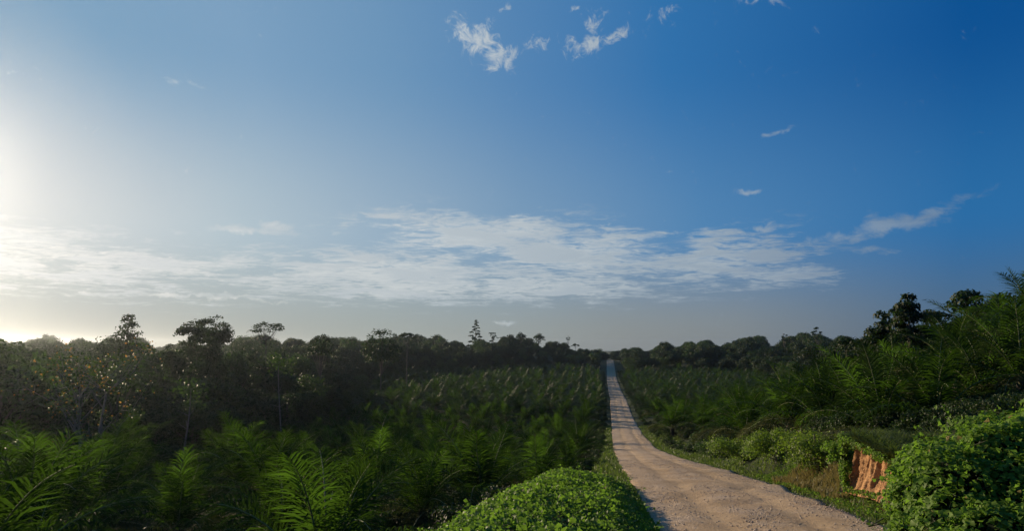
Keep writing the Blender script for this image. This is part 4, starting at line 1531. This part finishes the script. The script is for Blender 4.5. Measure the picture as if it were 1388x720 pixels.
# ------------------------------------------------------------------ leafy creeper bush at lower right
def creeper_bush():
    r = np.random.default_rng(77)
    blobs = []
    for u, v, y, rad in ((1250, 700, 16.6, .5), (1248, 662, 17.4, .5), (1256, 632, 17.4, .6), (1275, 603, 17.2, .85), (1318, 590, 16.8, .85), (1365, 586, 16.4, .9), (1412, 588, 16.2, 1.0),
                         (1460, 600, 16, 1.2), (1275, 662, 16.2, .8), (1310, 645, 15.6, .9), (1368, 640, 15.2, 1.0), (1425, 650, 15, 1.1), (1270, 712, 15.4, .65), (1300, 710, 14.6, .85),
                         (1360, 715, 14.0, .95), (1425, 720, 13.6, 1.0), (1330, 770, 13.2, .9), (1400, 790, 12.8, 1.0), (1480, 700, 14, 1.2), (1290, 630, 18.5, 1.0), (1350, 600, 18.6, 1.2), (1430, 600, 18.4, 1.3)):
        d = px_ray(u, v + 36)
        c = d * (y / d[1])
        c = c + r.normal(size=3) * np.array([.18, .3, .16])
        blobs.append((c, rad * (.92 + .25 * r.random())))
    C = np.array([b[0] for b in blobs])
    R = np.array([b[1] for b in blobs])
    Ps, Ns, Ts = [], [], []
    for k in range(len(C)):
        n_ = int(2400 * R[k] ** 2)
        d = unit_dirs(n_, r)
        nz_ = fbm(d[:, 0] * 2.4 + k * 3, d[:, 1] * 2.4 + d[:, 2] * 1.7, 60 + k)
        rr = R[k] * (.62 + .74 * nz_) * (.88 + .17 * r.random(n_))
        p = C[k] + d * rr[:, None]
        dist = np.min(np.where(np.arange(len(C))[None] == k, 9, np.linalg.norm(p[:, None] - C[None], axis=2) / R[None]), 1)
        keep = (dist > .80) & (p[:, 2] > ground(p[:, 0], p[:, 1]) - .05) & (nz_ + .3 * r.random(n_) > .42)
        p, d = p[keep], d[keep]
        Ps.append(p); Ns.append(d + .5 * r.normal(size=d.shape) + [0, 0, .45]); Ts.append(np.clip(.35 + .6 * (nz_[keep] - .4) + .22 * r.normal(size=len(p)), 0, 1))
    P, N, T = np.concatenate(Ps), np.concatenate(Ns), np.concatenate(Ts)
    e = bpy.data.objects.new('creeper_bush', None)
    SC.collection.objects.link(e)
    bx, by = float(np.mean(C[:, 0])), float(np.mean(C[:, 1]))
    bz = float(ground(bx, by))
    e.location = (bx, by, bz)
    tag(e, 'large mound of glossy green creeper leaves right of the road at the lower right', 'bush')
    off = np.array([bx, by, bz])
    a = Acc()
    a.add(*leaves(P - off, N, (.06 + .14 * r.random(len(P)) ** 1.3), .84, r, T, fold=.12))
    sel = r.choice(len(P), 170, replace=False)
    shoots(a, P[sel] - off, N[sel] / np.linalg.norm(N[sel], axis=1, keepdims=True) * .7 + [0, 0, .35], 8, .5, r, .11)
    tag(link('foliage', a.mesh('foliage', M['creeper']), e), kind='stuff')
    s = Acc()
    for k in range(160):
        i, j = r.integers(0, len(C), 2)
        if np.linalg.norm(C[i] - C[j]) > 3:
            continue
        p0, p1 = C[i] - off + r.normal(size=3) * .4, C[j] - off + r.normal(size=3) * .4
        V, F = tube(np.stack([p0, (p0 + p1) / 2 + r.normal(size=3) * .25, p1]), [.02, .016, .01], 4)
        s.add(V, F)
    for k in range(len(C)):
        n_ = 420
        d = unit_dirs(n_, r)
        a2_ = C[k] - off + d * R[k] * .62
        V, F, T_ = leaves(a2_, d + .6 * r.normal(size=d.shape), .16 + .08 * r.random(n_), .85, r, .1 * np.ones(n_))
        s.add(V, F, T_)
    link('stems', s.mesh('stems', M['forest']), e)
    print('bush leaves', len(P))


creeper_bush()


# ------------------------------------------------------------------ grass
def blades(x, y, h, r, lean=.5, z=None):
    n_ = len(x)
    z = ground(x, y) - .03 if z is None else z
    a = r.random(n_) * 6.28
    d = np.stack([np.cos(a), np.sin(a), 0 * a], -1)
    s = np.stack([-np.sin(a), np.cos(a), 0 * a], -1)
    w = (.012 + .012 * r.random(n_))[:, None] * np.clip(y / 22, 1, 4)[:, None]
    B = np.stack([x, y, z], -1)
    le = (lean * (.3 + r.random(n_)))[:, None]
    hh = h[:, None]
    m_ = B + d * hh * le * .35 + np.array([0, 0, 1.0]) * hh * .6
    t = m_ + d * hh * le * .7 + np.array([0, 0, 1.0]) * hh * (.45 - .3 * le)
    V = np.stack([B - s * w, B + s * w, m_ + s * w * .7, m_ - s * w * .7, t], 1).reshape(-1, 3)
    k = 5 * np.arange(n_)[:, None, None]
    return V, (np.array([[0, 1, 2, 3]])[None] + k).reshape(-1, 4), (np.array([[3, 2, 4]])[None] + k).reshape(-1, 3), np.repeat(r.random(n_), 5)


def grass_mesh(name, x, y, h, mat, label, cat, lean=.5, z=None):
    V, F4, F3, T = blades(x, y, h, np.random.default_rng(5), lean, z)
    tag(link(name, mesh_np(name, V, [F4, F3], mat, T)), label, cat, kind='stuff')


n = 46000
gy_ = 10 + 150 * rng.random(n) ** 1.8
right = rng.random(n) < .62
w_ = rng.random(n) ** 1.3
gx_ = np.where(right, road_r(gy_) - .15 + w_ * (2.6 + .022 * gy_), road_l(gy_) + .2 - w_ * (1.8 + .01 * gy_))
pat = fbm(gx_ / 1.2, gy_ / 1.2, 81)
ok = (pat + .25 * rng.random(n) > .48) & (right | (gy_ > 24))
hh = (.10 + .38 * rng.random(n) * pat) * np.where(w_ < .12, .5, 1) * np.where(gy_ > 55, 1.4, 1)
grass_mesh('verge_grass', gx_[ok], gy_[ok], hh[ok], M['grass'], 'green grass growing along both edges of the gravel road', 'grass', .7)
n = 6500
gy_ = 26.0 + 9 * rng.random(n)
gx_ = road_r(gy_) + .35 + rng.random(n) ** .9 * 1.9
pat = fbm(gx_ / .9, gy_ / .9, 85)
ok = pat + .2 * rng.random(n) > .5
grass_mesh('dry_grass', gx_[ok], gy_[ok], (.2 + .5 * rng.random(n) * pat)[ok], M['dry_grass'], 'tall brownish dry grass on the bank left of the orange soil cut', 'grass', .5)
n = 7500
q_ = rng.random(n)
bk_ = rng.random(n) ** 1.3
gx_ = at(1152, 26.2) * (1 - q_) + at(1216, 22.4) * q_ - .12 + 1.9 * bk_
gy_ = 26.2 * (1 - q_) + 22.4 * q_ + .5 * bk_
gz_ = z_at(595, 26.2) * (1 - q_) + z_at(626, 22.4) * q_ - .12 - .1 * bk_
grass_mesh('overhanging_grass', gx_, gy_, .2 + .55 * rng.random(n), M['grass'], 'matted dark grass lying over the top of the orange soil cut', 'grass', 1.2, np.maximum(gz_, ground(gx_, gy_) - .03))
n = 1900
e_ = rng.random(n)
q_ = np.where(e_ < .4, -.02 - .10 * rng.random(n), rng.random(n))
h_ = np.where(e_ < .4, rng.random(n), np.where(e_ < .8, 1.05 - .14 * rng.random(n) ** 2, .12 * rng.random(n)))
xq = at(1146, 26.0) * (1 - q_) + at(1210, 22.1) * q_ - .10 - .25 * rng.random(n)
yq = 26.0 * (1 - q_) + 22.1 * q_
zb = z_at(670, 25.8) * (1 - q_) + z_at(686, 21.9) * q_
zt = z_at(595, 26.2) * (1 - q_) + z_at(626, 22.4) * q_
zq = zb * (1 - h_) + zt * h_
ok = fbm(yq * 1.6, zq * 2.2, 97) + .15 * rng.random(n) > .47
P = np.stack([xq, yq, zq], -1)[ok]
acc = Acc()
acc.add(*leaves(P, rng.normal(size=P.shape) * .6 + [-.7, -.3, .4], .06 + .08 * rng.random(len(P)), .84))
tag(link('hanging_creeper', acc.mesh('hanging_creeper', M['creeper'])), 'creeper leaves hanging round the edges of the orange soil cut', 'creeper', kind='stuff')
# low weeds at the foot of the right bank
n = 9000
yy = 12 + 26 * rng.random(n)
xx = road_r(yy) + .25 + rng.random(n) ** 1.2 * 1.8
lump = fbm(xx / .6, yy / .6, 95)
ok = lump + .2 * rng.random(n) > .52
P = np.stack([xx, yy, ground(xx, yy) + .03 + .25 * lump * rng.random(n)], -1)[ok]
acc = Acc()
acc.add(*leaves(P, rng.normal(size=P.shape) * .5 + [0, -.2, 1], .06 + .06 * rng.random(len(P)), .8))
tag(link('verge_weeds', acc.mesh('verge_weeds', M['creeper'])), 'low leafy weeds at the foot of the right bank', 'weeds', kind='stuff')

# ------------------------------------------------------------------ haze in the air
HZ = dict(x=2650, y=2650, z0=-34.0, z1=26.0)
hv = np.array([(sx_ * HZ['x'], sy_ * HZ['y'], z) for z in (HZ['z0'], HZ['z1']) for sx_, sy_ in ((-1, -1), (1, -1), (1, 1), (-1, 1))])
hf = np.array([(3, 2, 1, 0), (4, 5, 6, 7), (0, 1, 5, 4), (1, 2, 6, 5), (2, 3, 7, 6), (3, 0, 4, 7)])
hm, hb = new_mat('haze')
pv_ = hb.n('ShaderNodeVolumePrincipled', Color=c4(0.80, 0.91, 1.0), Density=0.00010, Anisotropy=0.90)
hb.n('ShaderNodeOutputMaterial', Volume=pv_)
haze = link('haze', mesh_np('haze', hv, hf, hm))
tag(haze, 'thin evening haze in the air over the plantation', 'haze', kind='stuff')
print('tris', sum(len(m.loops) - 2 * len(m.polygons) for m in bpy.data.meshes), 'objs', len(SC.objects))
